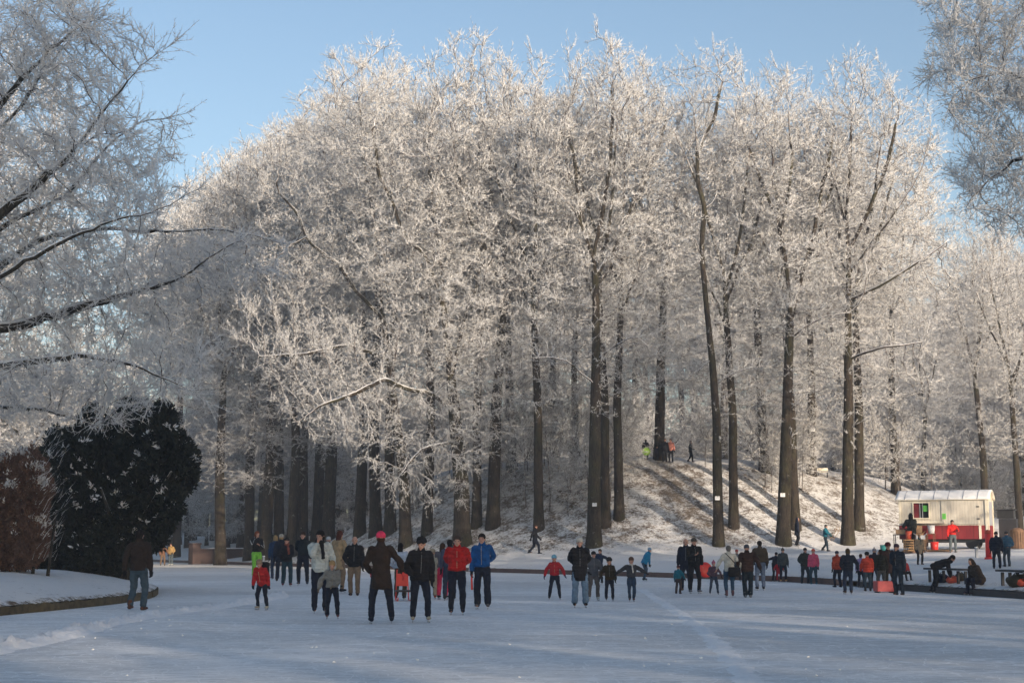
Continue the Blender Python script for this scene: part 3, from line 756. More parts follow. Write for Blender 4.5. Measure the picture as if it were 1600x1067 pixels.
# frosted saplings and bushes on the mound
for i in range(60):
    if i > 39: px = rt.uniform(600, 985); py = rt.uniform(735, 815)
    elif i > 25: px = rt.uniform(860, 1440); py = rt.uniform(712, 728)
    elif i < 10: px = rt.uniform(1150, 1460); py = rt.uniform(735, 775)
    elif i < 18: px = rt.uniform(780, 1180); py = rt.uniform(716, 750)
    elif i < 22: px = rt.uniform(640, 830); py = rt.uniform(750, 800)
    else: px = rt.uniform(1380, 1600); py = rt.uniform(760, 800)
    if 985 < px < 1100: continue
    b = on_ground(px, py); s = rt.uniform(0.5, 1.15)
    put_tree(S4, b, 'small frosted sapling growing on the mound slope', rt.uniform(0, 6.28), s, s, name='frosted_sapling', group='frosted saplings on the mound', cat='sapling')
# unseen grove read from its shadows; trees added and sized to shade the scene
for x, y, H, k in [(26.5, 54, 26, 1), (30, 40, 15, 2), (27, 30, 15, 1), (34, 27, 21, 2), (26, 16, 22, 2), (33, 10, 30, 2), (27, 3, 30, 1),
                   (31, 60, 30, 3), (33.5, 52, 31, 3), (37, 60, 30, 3), (28, -8, 34, 2), (36, -4, 34, 2), (31, -17, 38, 2), (38, -16, 38, 2), (30, -28, 38, 2), (38, -30, 38, 2), (33, -40, 38, 2), (44, -24, 38, 2), (24, -50, 36, 2), (14, -50, 36, 2), (27, -22, 40, 2), (34, -23, 42, 2), (27, -36, 42, 2),
                   (62, 95, 28, 2), (68, 105, 30, 2), (60, 108, 27, 2), (71, 90, 30, 2), (76, 112, 30, 2), (66, 84, 28, 2), (57, 100, 24, 2), (80, 100, 30, 2),
                   (27.5, 47, 15, 5), (25, 37, 14, 5), (31, 50, 15, 5), (25.5, 23, 15, 5), (29, 34, 15, 5)]:
    if shore_t(x, y) < 1 and y > -40: continue
    b = Vector((x, y, 0.5)); s = H / STK[k][1]
    put_tree(STK[k][0], b, 'unseen frosted tree added beyond the right edge to shade the scene', rt.uniform(0, 6.28), s * 1.1, s, group='unseen frosted trees added for shade')
# ================================================================== yew, hedge, wall
def leafy(name, seed, blobs, n, size, mats, core, aim_up=0.0, twigs=0, frost_top=0.0):
    """a mass of small leaf sprays spread through blobs; blobs in local metres"""
    rs = np.random.RandomState(seed)
    vol = np.array([b[3] * b[4] * b[5] for b in blobs]) ** 0.8; cnt = (n * vol / vol.sum()).astype(int)
    P = []; N = []
    for b, c in zip(blobs, cnt):
        d = rs.normal(size=(c, 3)); d = unit(d); r = rs.rand(c, 1) ** 0.16
        lump = 1 + 0.11 * np.sin(6 * d[:, :1] + 3 * b[0] + 4 * d[:, 1:2]) * np.sin(7 * d[:, 2:] + b[1]) + 0.06 * np.sin(17 * d[:, :1]) * np.sin(19 * d[:, 2:] + 1)
        P.append(np.array(b[:3]) + d * r * lump * np.array(b[3:6])); N.append(d)
    P = np.concatenate(P); N = np.concatenate(N); m = P[:, 2] > 0.05; P = P[m]; N = N[m]; k = len(P)
    dirn = unit(N * 0.8 + rs.normal(size=(k, 3)) * 0.6 + np.array([0, 0, aim_up]))
    a = unit(np.cross(dirn, rs.normal(size=(k, 3)))); L = rs.uniform(*size, k)[:, None]; w = L * 0.22
    V = np.stack([P - dirn * L * 0.1, P + a * w + dirn * L * 0.45, P + dirn * L, P - a * w + dirn * L * 0.45 + np.cross(a, dirn) * w * 0.5], 1)
    F = np.arange(k * 4).reshape(k, 4)
    mi = np.zeros(k, int)
    # snow lies in clumps on the outer, upper sprays
    sn = (np.sin(P[:, 0] * 6.1 + 1.7 * np.sin(P[:, 2] * 3.3)) * np.sin(P[:, 2] * 8.3 + 2 * P[:, 0] + P[:, 1]) + 0.5 * np.sin(P[:, 1] * 5)) + rs.normal(0, 0.30, k)
    mi[(N[:, 2] > 0.05) & (sn > 1.15 - frost_top)] = 1
    me = mesh_from(name, V.reshape(-1, 3), F.ravel(), np.full(k, 4), False, mi)
    for q in mats: me.materials.append(q)
    return me
M['yew'] = mat_plain('yew_needles', (0.010, 0.015, 0.008), 0.8, 0.5, 2.0)
M['beech_leaf'] = mat_plain('brown_beech_leaf', (0.15, 0.085, 0.06), 0.8, 0.5, 5.0)
by = on_ground(185, 903); rny = random.Random(6)
def yb(px, py, rx, rz, dy=0, ry=2.0):
    q = at(px, py, by.y + 2 + dy); s = FPX / by.y; return (q.x - by.x, q.y - by.y, q.z - by.z, rx / s, ry, rz / s)
yw = empty('yew_tree', by); tag(yw, 'dark evergreen yew with patches of snow standing behind the left bank', 'yew')
me = leafy('yew_foliage', 11, [yb(150, 800, 80, 95), yb(200, 770, 70, 110, 0.5), yb(234, 762, 50, 85, -0.3, 1.6), yb(284, 725, 26, 40, -0.2, 1.0), yb(230, 690, 45, 60, 0.5), yb(120, 740, 60, 80), yb(95, 850, 50, 55), yb(203, 850, 32, 42, -0.5, 1.2), yb(160, 865, 55, 40, -1), yb(270, 700, 25, 30, 0, 0.9), yb(205, 665, 28, 45, 0.5, 1)] + [yb(min(rny.uniform(90, 295), 295 - 0.42 * max(0, k_ * 4.4 - 70)), 650 + k_ * 4.4, rny.uniform(10, 26), rny.uniform(14, 34), rny.uniform(-1.6, 0.5), rny.uniform(.4, .8)) for k_ in range(46)],
           190000, (0.08, 0.22), [M['yew'], M['snow']], None, 0.2, frost_top=0.0)
link('foliage', me, [], yw)
G = Geo()
for a, b, r in [((0, 0.8, -0.3), (0.1, 0.9, 3.2), 0.28), ((0, 0.8, 1.0), (1.5, 0.8, 3.6), 0.14), ((0, 0.8, 0.8), (-1.6, 1.2, 3.2), 0.14), ((0, 0.8, 0.6), (-0.6, -0.4, 3.0), 0.12)]:
    G.loft([a, tuple((p + q) / 2 for p, q in zip(a, b)), b], [r, r * 0.7, r * 0.3], 8)
G.build('trunk', M['bark_dark'], yw, True)
bh = on_ground(22, 893); hs = FPX / bh.y
hd = empty('hornbeam_hedge', bh); tag(hd, 'brown leaved clipped hedge bush with frosted shoots at the left edge', 'hedge')
def hb_(px, py, rx, rz, ry=1.4):
    q = at(px, py, bh.y + 0.6); return (q.x - bh.x, q.y - bh.y, q.z - bh.z, rx / hs, ry, rz / hs)
me = leafy('hedge_foliage', 12, [hb_(20, 800, 48, 98), hb_(-30, 800, 60, 100), hb_(42, 770, 34, 70), hb_(48, 840, 26, 48)], 90000, (0.05, 0.12), [M['beech_leaf'], M['frost']], None, 0.5, frost_top=0.55)
link('foliage', me, [], hd)
rs = np.random.RandomState(5); n = 110; zz = rs.uniform(0.3, 4.3, n); ww = rs.uniform(-1.2, 1.5, n)
xr = (72 - 20) / hs * np.sqrt(np.clip(1 - ((zz - 2.1) / 2.6) ** 2, 0.05, 1)); P = np.stack([xr * rs.uniform(0.75, 1.02, n), 0.6 + rs.uniform(-1.2, 1.2, n), zz], 1)
d = unit(np.stack([rs.uniform(0.3, 0.9, n), rs.normal(0, 0.4, n), rs.uniform(0.4, 1.3, n)], 1)); V, F = spikes(P, d, rs.uniform(0.2, 0.55, n), np.full(n, 0.007), rs)
link('shoots', mesh_from('hedge_shoots', V, F.ravel(), np.full(len(F), 3)), M['frost'], hd)
G = Geo()
for k in range(5): G.loft([(-1 + k * 0.45, 0.6, -0.3), (-1 + k * 0.5, 0.6, 1.8)], [0.06, 0.03], 6)
G.build('stem', M['bark_dark'], hd)

def mat_brick():
    m, nt, b = new_mat('old_brick'); v = coords(nt)
    br = nt.nodes.new('ShaderNodeTexBrick'); br.inputs['Color1'].default_value = (0.09, 0.045, 0.035, 1); br.inputs['Color2'].default_value = (0.10, 0.045, 0.035, 1)
    br.inputs['Mortar'].default_value = (0.22, 0.2, 0.18, 1); br.inputs['Scale'].default_value = 4.0
    mp = nt.nodes.new('ShaderNodeMapping'); mp.inputs['Rotation'].default_value = (math.pi / 2, 0, 0); nt.links.new(v, mp.inputs[0]); nt.links.new(mp.outputs[0], br.inputs[0])
    nt.links.new(br.outputs[0], b.inputs['Base Color']); b.inputs['Roughness'].default_value = 0.9; return m
M['brick'] = mat_brick()
wl = at(300, 845, 138); wr = at(455, 840, 146); zg = ground(wl.x, wl.y)
w0 = empty('garden_wall', (wl.x, wl.y, zg)); tag(w0, 'low brown brick wall with a pier seen between the far left trunks', 'wall')
G = Geo(); dx = wr - wl; ang = math.atan2(dx.y, dx.x); Lw = math.hypot(dx.x, dx.y)
G.box((math.cos(ang) * Lw / 2, math.sin(ang) * Lw / 2, 0.6), (Lw, 0.3, 1.5), ang); G.build('wall_panel', M['brick'], w0)
G = Geo(); G.box((0.3, -0.25, 0.8), (0.8, 0.7, 1.9), ang); G.box((0.3, -0.25, 1.8), (0.92, 0.8, 0.12), ang); G.build('pier', M['brick'], w0)
G = Geo(); G.box((math.cos(ang) * Lw / 2 + 0.6, math.sin(ang) * Lw / 2, 1.40), (Lw - 2, 0.36, 0.08), ang); G.build('snow_cap', M['snow'], w0)

# ================================================================== the white and red wagon
def mat_planks(name, c1, c2, n):
    m, nt, b = new_mat(name); v = coords(nt)
    s = nt.nodes.new('ShaderNodeSeparateXYZ'); nt.links.new(v, s.inputs[0])
    fr = mathn(nt, 'FRACT', mathn(nt, 'MULTIPLY', mathn(nt, 'ADD', s.outputs[0], s.outputs[1]), n))
    line = maprange(nt, fr, 0.0, 0.10); nz = noise(nt, coords(nt, scale=(3, 3, 0.6)), 3, 5)
    base = mix(nt, maprange(nt, nz, 0.35, 0.75), c1, c2)
    nt.links.new(mix(nt, line, tuple(c * 0.45 for c in c1), base), b.inputs['Base Color'])
    b.inputs['Roughness'].default_value = 0.55; bump(nt, b, line, 0.5, 0.01); return m
M['white_board'] = mat_planks('white_painted_boards', (0.66, 0.61, 0.52), (0.50, 0.45, 0.38), 6.5)
M['red_board'] = mat_planks('dark_red_painted_boards', (0.26, 0.022, 0.026), (0.19, 0.020, 0.024), 1.2)
M['cream'] = mat_plain('cream_paint', (0.74, 0.68, 0.55), 0.5, 0.08, 3)
M['grey_paint'] = mat_plain('grey_paint', (0.36, 0.37, 0.40), 0.6, 0.1, 4)
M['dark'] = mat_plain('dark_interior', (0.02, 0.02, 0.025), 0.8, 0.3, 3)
M['maroon'] = mat_plain('maroon_curtain', (0.18, 0.02, 0.03), 0.9, 0.3, 5)
M['poster'] = mat_plain('green_poster', (0.16, 0.62, 0.10), 0.6, 0.1, 9)
M['iron'] = mat_plain('dark_iron', (0.03, 0.03, 0.032), 0.5, 0.3, 9, metal=0.4)
M['wood'] = mat_plain('pale_wood', (0.36, 0.22, 0.11), 0.75, 0.3, 5)
M['brownwood'] = mat_plain('brown_wood', (0.17, 0.095, 0.055), 0.8, 0.35, 5)
M['card'] = mat_plain('cardboard', (0.33, 0.21, 0.12), 0.85, 0.15, 4)
M['tyre'] = mat_plain('rubber', (0.02, 0.02, 0.02), 0.7, 0.2, 9)
M['orange'] = mat_plain('orange_plastic', (0.50, 0.07, 0.03), 0.45, 0.08, 4)
M['redplastic'] = mat_plain('red_plastic', (0.70, 0.035, 0.025), 0.4, 0.1, 4)
M['teal'] = mat_plain('teal_plastic', (0.03, 0.22, 0.22), 0.5, 0.1, 4)
M['white'] = mat_plain('white_plastic', (0.7, 0.7, 0.7), 0.5, 0.08, 4)

WA = R(-24); Wb = at(1545, 845, 84.0); Wb.z = ground(Wb.x, Wb.y)          # front right corner, on the ground
Lg, Wd = 4.75, 2.1
WR = Matrix.Rotation(WA, 4, 'Z')
wagon = empty('construction_wagon', Wb, WA); tag(wagon, 'white and dark red wooden wagon with a snowy roof and open hatch', 'wagon')
z0, z1, z2, z3 = 0.66, 1.40, 2.92, 3.42      # sill, colour change, eave, ridge
Zo = (1.47 + (855 - 842) / 28.6) - Wb.z; z0 = Zo; z1 = z0 + 0.74; z2 = z0 + 2.15; z3 = z0 + 2.66
hx0, hx1, hz0, hz1 = -Lg + 0.80, -Lg + 1.62, z1 + 0.42, z2 - 0.17         # hatch opening
G = Geo(); zm = (z1 + z2) / 2; hh = z2 - z1
G.box(((-Lg + hx0) / 2, 0.03, zm), (hx0 + Lg, 0.06, hh)); G.box((hx1 / 2, 0.03, zm), (-hx1, 0.06, hh))
G.box(((hx0 + hx1) / 2, 0.03, (z1 + hz0) / 2), (hx1 - hx0, 0.06, hz0 - z1)); G.box(((hx0 + hx1) / 2, 0.03, (hz1 + z2) / 2), (hx1 - hx0, 0.06, z2 - hz1))
G.box((-0.03, Wd / 2 + 0.03, zm), (0.06, Wd - 0.06, hh)); G.box((-Lg + 0.03, Wd / 2 + 0.03, zm), (0.06, Wd - 0.06, hh)); G.box((-Lg / 2, Wd + 0.03, zm), (Lg, 0.06, hh))
G.build('wall', M['white_board'], wagon)
G = Geo(); G.box((-Lg / 2, Wd / 2 + 0.02, (z0 + z1) / 2 - 0.002), (Lg + 0.03, Wd + 0.10, z1 - z0)); G.build('red_skirt', M['red_board'], wagon, bevel=0.01)
# barrel roof
def arch(x0, x1, over, th, lift, name, mat, seed=None, waves=0.0):
    n = 15; X, Yy, Z = [], [], []
    xs = np.linspace(x0, x1, 34); ys_ = np.linspace(-over, Wd + over, n)
    Xa, Ya = np.meshgrid(xs, ys_, indexing='ij'); u = (Ya - Wd / 2) / (Wd / 2 + over)
    Za = z2 + (z3 - z2) * (1 - u * u) + lift
    if waves: Za = Za + waves * (0.5 + 0.5 * np.sin(Xa * 5.2) * np.cos(Ya * 2)) * (1 - np.abs(u) ** 6)
    me = grid_mesh(name, Xa, Ya, Za); o = link(name, me, mat, wagon); so = o.modifiers.new('s', 'SOLIDIFY'); so.thickness = th; so.offset = -1 if not waves else 1
    return o
arch(-Lg - 0.16, 0.16, 0.13, 0.05, 0.0, 'roof', M['cream'])
arch(-Lg - 0.14, 0.14, 0.12, 0.02, 0.006, 'roof_snow', M['snow'], waves=0.030)
G = Geo()
for k in range(6):
    xs_ = -Lg + 0.35 + k * 0.78; pr = [(u, z2 + (z3 - z2) * (1 - u * u) + 0.022) for u in np.linspace(-1, -0.05, 9)]
    for (u0, a0), (u1, a1) in zip(pr[:-1], pr[1:]):
        y0_, y1_ = Wd / 2 + u0 * (Wd / 2 + 0.13), Wd / 2 + u1 * (Wd / 2 + 0.13); G.loft([(xs_, y0_, a0 + 0.01), (xs_ + 0.02, y1_, a1 + 0.01)], [(0.018, 0.03)] * 2, 6, Vector((1, 0, 0)))
G.build('roof_batten', M['grey_paint'], wagon)
G = Geo()
for xx in (0.0, -Lg):                        # gable ends under the arch
    pr = [(u * (Wd / 2 + 0.0), z2 + (z3 - z2) * (1 - (u * Wd / (Wd + 0.26)) ** 2) - 0.04) for u in np.linspace(-1, 1, 11)]
    k = len(G.v)
    for u, z in pr: G.v.append(Vector((xx - (0.02 if xx == 0 else -0.02), Wd / 2 + u, z)))
    G.v += [Vector((xx, Wd + 0.0, z2 - 0.01)), Vector((xx, 0.0, z2 - 0.01))]; G.f.append(list(range(k, k + 13)))
G.build('gable', M['white_board'], wagon)
G = Geo(); G.box((-0.06, -0.035, (z0 + z2) / 2 + 0.02), (0.13, 0.06, z2 - z0)); G.box((-0.30 - 0.12, -0.035, (z0 + z1) / 2), (0.13, 0.05, z1 - z0)); G.box((-Lg + 0.05, -0.035, (z1 + z2) / 2), (0.10, 0.05, z2 - z1)); G.box((0.035, 0.06, (z0 + z2) / 2), (0.05, 0.13, z2 - z0)); G.box((0.035, Wd, (z0 + z2) / 2), (0.05, 0.12, z2 - z0)); G.build('corner_strip', M['cream'], wagon)
G = Geo(); G.box((0.012, Wd / 2, (z1 + z2) / 2 - 0.05), (0.04, Wd * 0.72, z2 - z1 - 0.12)); G.build('end_shade_panel', M['grey_paint'], wagon)  # grey panel paints in the shade on the wagon end; no known door
dr = Geo(); dr.box((-1.45, -0.03, (z1 + z2) / 2), (2.0, 0.05, z2 - z1 - 0.12)); dr = dr.build('side_door', M['white_board'], wagon, bevel=0.01)
G = Geo()
for hzz in (z1 + 0.35, z2 - 0.4): G.box((-0.50, -0.065, hzz), (0.16, 0.03, 0.06))
G.build('hinge', M['iron'], dr)
hw = Geo(); fw = 0.06
hw.box(((hx0 + hx1) / 2, -0.02, hz0 - 0.02), (hx1 - hx0 + 0.14, 0.10, 0.05)); hw.box(((hx0 + hx1) / 2, -0.02, hz1 + 0.02), (hx1 - hx0 + 0.14, 0.08, 0.05))
for xx in (hx0 - 0.03, hx1 + 0.03): hw.box((xx, -0.02, (hz0 + hz1) / 2), (0.05, 0.08, hz1 - hz0))
hw = hw.build('hatch_window', M['cream'], wagon)
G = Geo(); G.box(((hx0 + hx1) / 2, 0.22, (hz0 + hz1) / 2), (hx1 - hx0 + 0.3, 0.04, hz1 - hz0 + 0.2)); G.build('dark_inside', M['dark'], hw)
G = Geo(); G.box((hx0 + 0.14, 0.10, (hz0 + hz1) / 2), (0.26, 0.05, hz1 - hz0)); G.build('curtain', M['maroon'], hw)
G = Geo()
for xx in (hx0 + 0.33, hx0 + 0.47): G.box((xx, 0.12, (hz0 + hz1) / 2), (0.045, 0.04, hz1 - hz0))
G.build('slat', M['grey_paint'], hw)
G = Geo(); G.box((hx1 - 0.19, 0.07, hz1 - 0.30), (0.23, 0.012, 0.33)); G.build('green_notice', M['poster'], hw)
G = Geo(); G.box((-Lg + 2.45, -0.068, z1 + 0.50), (0.19, 0.010, 0.31)); pst = G.build('green_notice', M['poster'], wagon)
G = Geo()
for k in range(4): G.box((-Lg + 2.45, -0.0745, z1 + 0.61 - k * 0.065), (0.13 - 0.02 * (k % 2), 0.003, 0.022))
G.build('print_lines', M['iron'], pst)
G = Geo(); G.box(((hx0 + hx1) / 2 + 0.25, -0.22, hz0 - 0.28), (2.1, 0.34, 0.04)); G.box(((hx0 + hx1) / 2 + 0.25, -0.22, hz0 - 0.22), (2.0, 0.30, 0.07)); G.build('counter_shelf', M['cream'], wagon)
G = Geo()
for xx in (-0.9, -Lg + 0.9):
    for yy in (0.25, Wd - 0.25):
        G = Geo(); G.loft([(xx, yy - 0.09, 0.34), (xx, yy + 0.09, 0.34)], [0.34, 0.34], 20, Vector((1, 0, 0)), False); wh = G.build('wheel', M['tyre'], wagon)
        G = Geo(); G.loft([(xx, yy - 0.10, 0.34), (xx, yy + 0.10, 0.34)], [0.17, 0.17], 14, Vector((1, 0, 0)), False); G.build('hub', M['iron'], wh)
G = Geo(); G.box((-Lg / 2, Wd / 2, z0 - 0.10), (Lg - 0.2, Wd - 0.2, 0.18)); G.box((-0.5, 0.0, z0 / 2 - 0.05), (0.05, 0.05, z0)); G.box((-Lg + 0.4, Wd / 2, z0 * 0.5), (0.5, Wd - 0.5, z0 * 0.6)); G.build('chassis', M['iron'], wagon)

def wpt(x, y, z=0.0):
    p = Wb + WR.to_3x3() @ Vector((x, y, z)); return Vector((p.x, p.y, ground(p.x, p.y) + z))
def ladder_crate(name, p, d, mat, label, cat, rz=0.0, group=None):
    """slatted crate: posts, slats and a bottom"""
    e = empty(name, p, rz); tag(e, label, cat, group); w, l, h = d
    G = Geo()
    for x in (-1, 1):
        for y in (-1, 1): G.box((x * (w / 2 - 0.02), y * (l / 2 - 0.02), h / 2), (0.035, 0.035, h))
    G.box((0, 0, 0.02), (w - 0.05, l - 0.05, 0.02)); G.build('frame', mat, e)
    n = max(2, int(h / 0.11)); G = Geo()
    for k in range(n):
        z = 0.05 + k * (h - 0.08) / (n - 1) 
        for y in (-1, 1): G.box((0, y * (l / 2 + 0.006), z), (w, 0.012, 0.075))
        for x in (-1, 1): G.box((x * (w / 2 + 0.006), 0, z), (0.012, l, 0.075))
    G.build('slats', mat, e); return e
def carton(p, d, label, rz=0.0, mat='card', open_=True):
    e = empty('cardboard_box', p, rz); tag(e, label, 'box', 'goods heaped before the wagon'); w, l, h = d
    G = Geo(); t = 0.012
    G.box((0, 0, t), (w, l, t)); G.box((0, -l / 2, h / 2), (w, t, h)); G.box((0, l / 2, h / 2), (w, t, h)); G.box((-w / 2, 0, h / 2), (t, l - t, h - 0.004)); G.box((w / 2, 0, h / 2), (t, l - t, h - 0.004))
    G.build('walls', M[mat], e)
    for s in (-1, 1):
        G = Geo(); G.box((s * (w / 2 + 0.07), 0, h + 0.05), (0.18, l * 0.95, 0.01), 0, Matrix.Rotation(-s * 0.7, 3, 'Y')); G.build('flap', M[mat], e)
    return e
# goods in front of the wagon: pallets, crates, boxes
def pallet(p, rz, label, w=1.2, d=0.8):
    e = empty('pallet', p, rz); tag(e, label, 'pallet', 'pallets before the wagon')
    G = Geo()
    for y in (-1, 0, 1): G.box((0, y * (d / 2 - 0.06), 0.05), (w, 0.09, 0.09))
    G.build('bearer', M['brownwood'], e)
    G = Geo()
    for k in range(6): G.box((-w / 2 + 0.08 + k * (w - 0.16) / 5, 0, 0.107), (0.13, d, 0.022))
    G.build('deck', M['wood'], e)
pallet(wpt(-3.7, -1.75), WA + 0.05, 'weathered pallet under the crates left of the man in red')
pallet(wpt(-2.35, -1.7), WA - 0.03, 'pale new pallet to the right beside the man in red')
pallet(wpt(-5.0, -1.9), WA + 0.1, 'low pallet at the far left before the wagon corner')
ladder_crate('wooden_crate', wpt(-3.95, -1.7, 0.12), (0.55, 0.5, 0.62), M['wood'], 'left pale wooden crate on the pallet before the hatch', 'crate', WA)
ladder_crate('wooden_crate', wpt(-3.35, -1.7, 0.12), (0.52, 0.5, 0.58), M['card'], 'right orange brown crate on the pallet before the hatch', 'crate', WA + 0.05)
carton(wpt(-3.35, -1.7, 0.71), (0.45, 0.4, 0.22), 'open white flapped box on top of the right crate', WA + 0.3, 'white')
carton(wpt(-3.7, -0.55, 0.0), (0.6, 0.45, 1.0), 'tall brown box against the dark red side', WA)
carton(wpt(-3.66, -0.5, 1.02), (0.42, 0.35, 0.38), 'small brown box topmost against the dark red side', WA + 0.2)
def bucket(p, r, h, mat, label, name='bucket'):
    e = empty(name, p); tag(e, label, 'bucket' if name == 'bucket' else 'container')
    G = Geo(); G.loft([(0, 0, 0), (0, 0, h * 0.5), (0, 0, h)], [r * 0.82, r * 0.92, r], 16, round_caps=False); G.build('body', mat, e, True)
    G = Geo(); G.loft([(0, 0, h), (0, 0, h + 0.025)], [r * 1.06, r * 1.06], 16, round_caps=False); G.build('rim', mat, e, False)
    return e
bucket(wpt(-3.98, -1.65, 0.745), 0.17, 0.42, M['orange'], 'orange round container on the left pale crate', 'round_container')
bucket(wpt(-2.95, -0.5, 0.95), 0.2, 0.42, M['white'], 'pale blue white tub beside the tall brown box', 'round_container')
bucket(wpt(-2.75, -0.9), 0.22, 0.5, M['redplastic'], 'red bucket under the wagon edge next to the man in red')
bucket(wpt(-5.25, -1.9, 0.12), 0.25, 0.36, M['teal'], 'teal tub on the low pallet')
st = empty('trestle', wpt(-3.0, -0.5)); tag(st, 'small dark wooden stand carrying the pale tub', 'stand')
G = Geo(); G.box((0, 0, 0.925), (0.5, 0.4, 0.03), WA)
for x in (-0.2, 0.2):
    for y in (-0.15, 0.15): G.box((x, y, 0.455), (0.035, 0.035, 0.905), WA)
G.build('frame', M['brownwood'], st)
dk = empty('dark_table', wpt(-4.55, -0.7)); tag(dk, 'dark table with goods at the left corner of the wagon', 'table')
G = Geo(); G.box((0, 0, 0.95), (0.8, 0.6, 0.05), WA); G.build('tabletop', M['iron'], dk)
for x in (-0.35, 0.35):
    for y in (-0.25, 0.25):
        G = Geo(); q = Matrix.Rotation(WA, 3, 'Z') @ Vector((x, y, 0.46)); G.box(q, (0.04, 0.04, 0.92), WA); G.build('leg', M['iron'], dk)
carton(wpt(-4.55, -0.7, 0.98), (0.5, 0.35, 0.25), 'brown box on the dark table at the wagon corner', WA)
# right of the wagon: dark stove or cart and a brown bin, post and red marker
cb = Vector((at(1577, 850, 86).x, 86, 0)); cb.z = ground(cb.x, cb.y)
stv = empty('smoking_stove', cb); tag(stv, 'dark boxy stove with a cap right of the wagon', 'stove')
G = Geo(); G.box((0, 0, 0.95), (0.95, 0.8, 1.3), WA); G.build('firebox', M['dark'], stv, bevel=0.03)
G = Geo(); G.box((-0.1, 0, 1.85), (0.9, 0.75, 0.46), WA); G.box((-0.1, 0, 2.10), (1.05, 0.9, 0.06), WA); G.build('hood', M['iron'], stv, bevel=0.02)
G = Geo()
for x in (-0.35, 0.35): G.box((x, 0, 0.15), (0.08, 0.6, 0.34), WA)
G.build('leg', M['iron'], stv)
cb = Vector((at(1590, 856, 82).x, 82, 0)); cb.z = ground(cb.x, cb.y)
bn = empty('litter_bin', cb); tag(bn, 'brown slatted bin with a domed lid at the right edge', 'bin')
G = Geo()
for k in range(16): w = k * 2 * math.pi / 16; G.box((0.34 * math.cos(w), 0.34 * math.sin(w), 0.48), (0.03, 0.11, 0.9), w)
G.build('slats', M['brownwood'], bn)
G = Geo(); G.loft([(0, 0, 0.02), (0, 0, 0.92)], [0.32, 0.32], 16, round_caps=False); G.build('liner', M['dark'], bn)
G = Geo(); G.ball((0, 0, 0.93), (0.37, 0.37, 0.20), 16, 8); G.build('lid', M['brownwood'], bn, True)
p = on_ground(1545, 873, 40); rm = empty('marker_tube', p); tag(rm, 'bright red upright tube beside the man in the dark coat', 'marker')
G = Geo(); G.loft([(0, 0, 0), (0, 0, 0.6), (0, 0, 1.1)], [0.125, 0.12, 0.115], 18, round_caps=False); G.build('tube', M['redplastic'], rm, True)
G = Geo(); G.ball((0, 0, 1.1), (0.14, 0.14, 0.12), 14, 8); G.build('cap', M['orange'], rm, True)
G = Geo(); G.loft([(0, 0, -0.02), (0, 0, 0.07)], [0.18, 0.17], 18, round_caps=False); G.build('foot', M['redplastic'], rm, True)
p = on_ground(1526, 871, 40); bo = empty('wooden_post', p); tag(bo, 'short grey wooden post in the snow below the wagon', 'post')
G = Geo(); G.box((0, 0, 0.2), (0.10, 0.10, 0.5), 0.3); G.build('shaft', M['grey_paint'], bo, bevel=0.01); G = Geo(); G.box((0, 0, 0.465), (0.12, 0.12, 0.04), 0.3); G.build('snow_cap', M['snow'], bo, bevel=0.01)
# long bench by the ice
Pb0 = on_z(1452, 923, 0.0); Pb1 = on_z(1506, 929, 0.0)
def bench(p0, p1, label, h=0.45):
    d = p1 - p0; L = d.length; a = math.atan2(d.y, d.x); c = (p0 + p1) / 2
    e = empty('bench', (c.x, c.y, ground(c.x, c.y)), a); tag(e, label, 'bench', 'benches by the ice')
    G = Geo(); G.box((0, 0, h), (L, 0.36, 0.06)); G.build('seat', M['plank_dark'], e, bevel=0.01)
    n = max(2, int(L / 0.45))
    for k in range(n):
        G = Geo(); G.box((-L / 2 + 0.12 + k * (L - 0.24) / (n - 1), 0, h / 2 - 0.05), (0.09, 0.07, h)); G.build('leg', M['plank_dark'], e)
def inland(px, py, d):
    p = on_z(px, py, 0.0); t = float(shore_t(p.x, p.y)); k = d - t
    return Vector((p.x + Dv[0] * k, p.y + Dv[1] * k, 0))
bench(inland(1440, 924, 0.45), inland(1512, 928, 0.45), 'long dark bench by the ice where the bending skater laces up')
bench(inland(1530, 932, 0.5), inland(1640, 938, 0.5), 'low dark bench at the right edge by the ice')
bench(inland(1275, 913, 0.6), inland(1308, 914, 0.6), 'short dark bench behind the child in orange at the shore', 0.4)

def sack(p, r, mat, label, name='bag', seed=1, rz=0.0):
    e = empty(name, p, rz); tag(e, label, 'bag'); G = Geo(); rn = random.Random(seed)
    G.ball((0, 0, r[2] * 0.8), r, 14, 9, 0.10, rn); G.build('pouch', mat, e, True)
    G = Geo(); G.loft([(-r[0] * 0.5, 0, r[2] * 1.5), (-r[0] * 0.25, 0, r[2] * 2.0), (r[0] * 0.25, 0, r[2] * 2.0), (r[0] * 0.5, 0, r[2] * 1.5)], [0.014] * 4, 6, Vector((0, 1, 0))); G.build('handle', M['iron'], e, True)
    return e
M['olive'] = mat_cloth('olive_canvas', (0.05, 0.042, 0.028)); M['navy'] = mat_cloth('navy_nylon', (0.012, 0.018, 0.045))
def shore_item(px, py, d=0.5):
    q = inland(px, py, d); q.z = ground(q.x, q.y); return q
sack(shore_item(1556, 934), (0.42, 0.3, 0.20), M['olive'], 'long olive green bag lying on the shore edge', seed=2)
sack(shore_item(1580, 934), (0.20, 0.18, 0.14), M['orange'], 'small red white bag beside the olive bag', seed=3)
sack(shore_item(1588, 936, 0.9), (0.16, 0.14, 0.18), M['brownwood'], 'small brown bag at the right end of the shore', seed=4)
sack(shore_item(1526, 934), (0.17, 0.15, 0.16), M['redplastic'], 'round bright red bag beside the seated person in brown', seed=5)
sack(shore_item(1425, 926), (0.22, 0.2, 0.16), M['navy'], 'dark rucksack below the child in the striped jacket', seed=6)
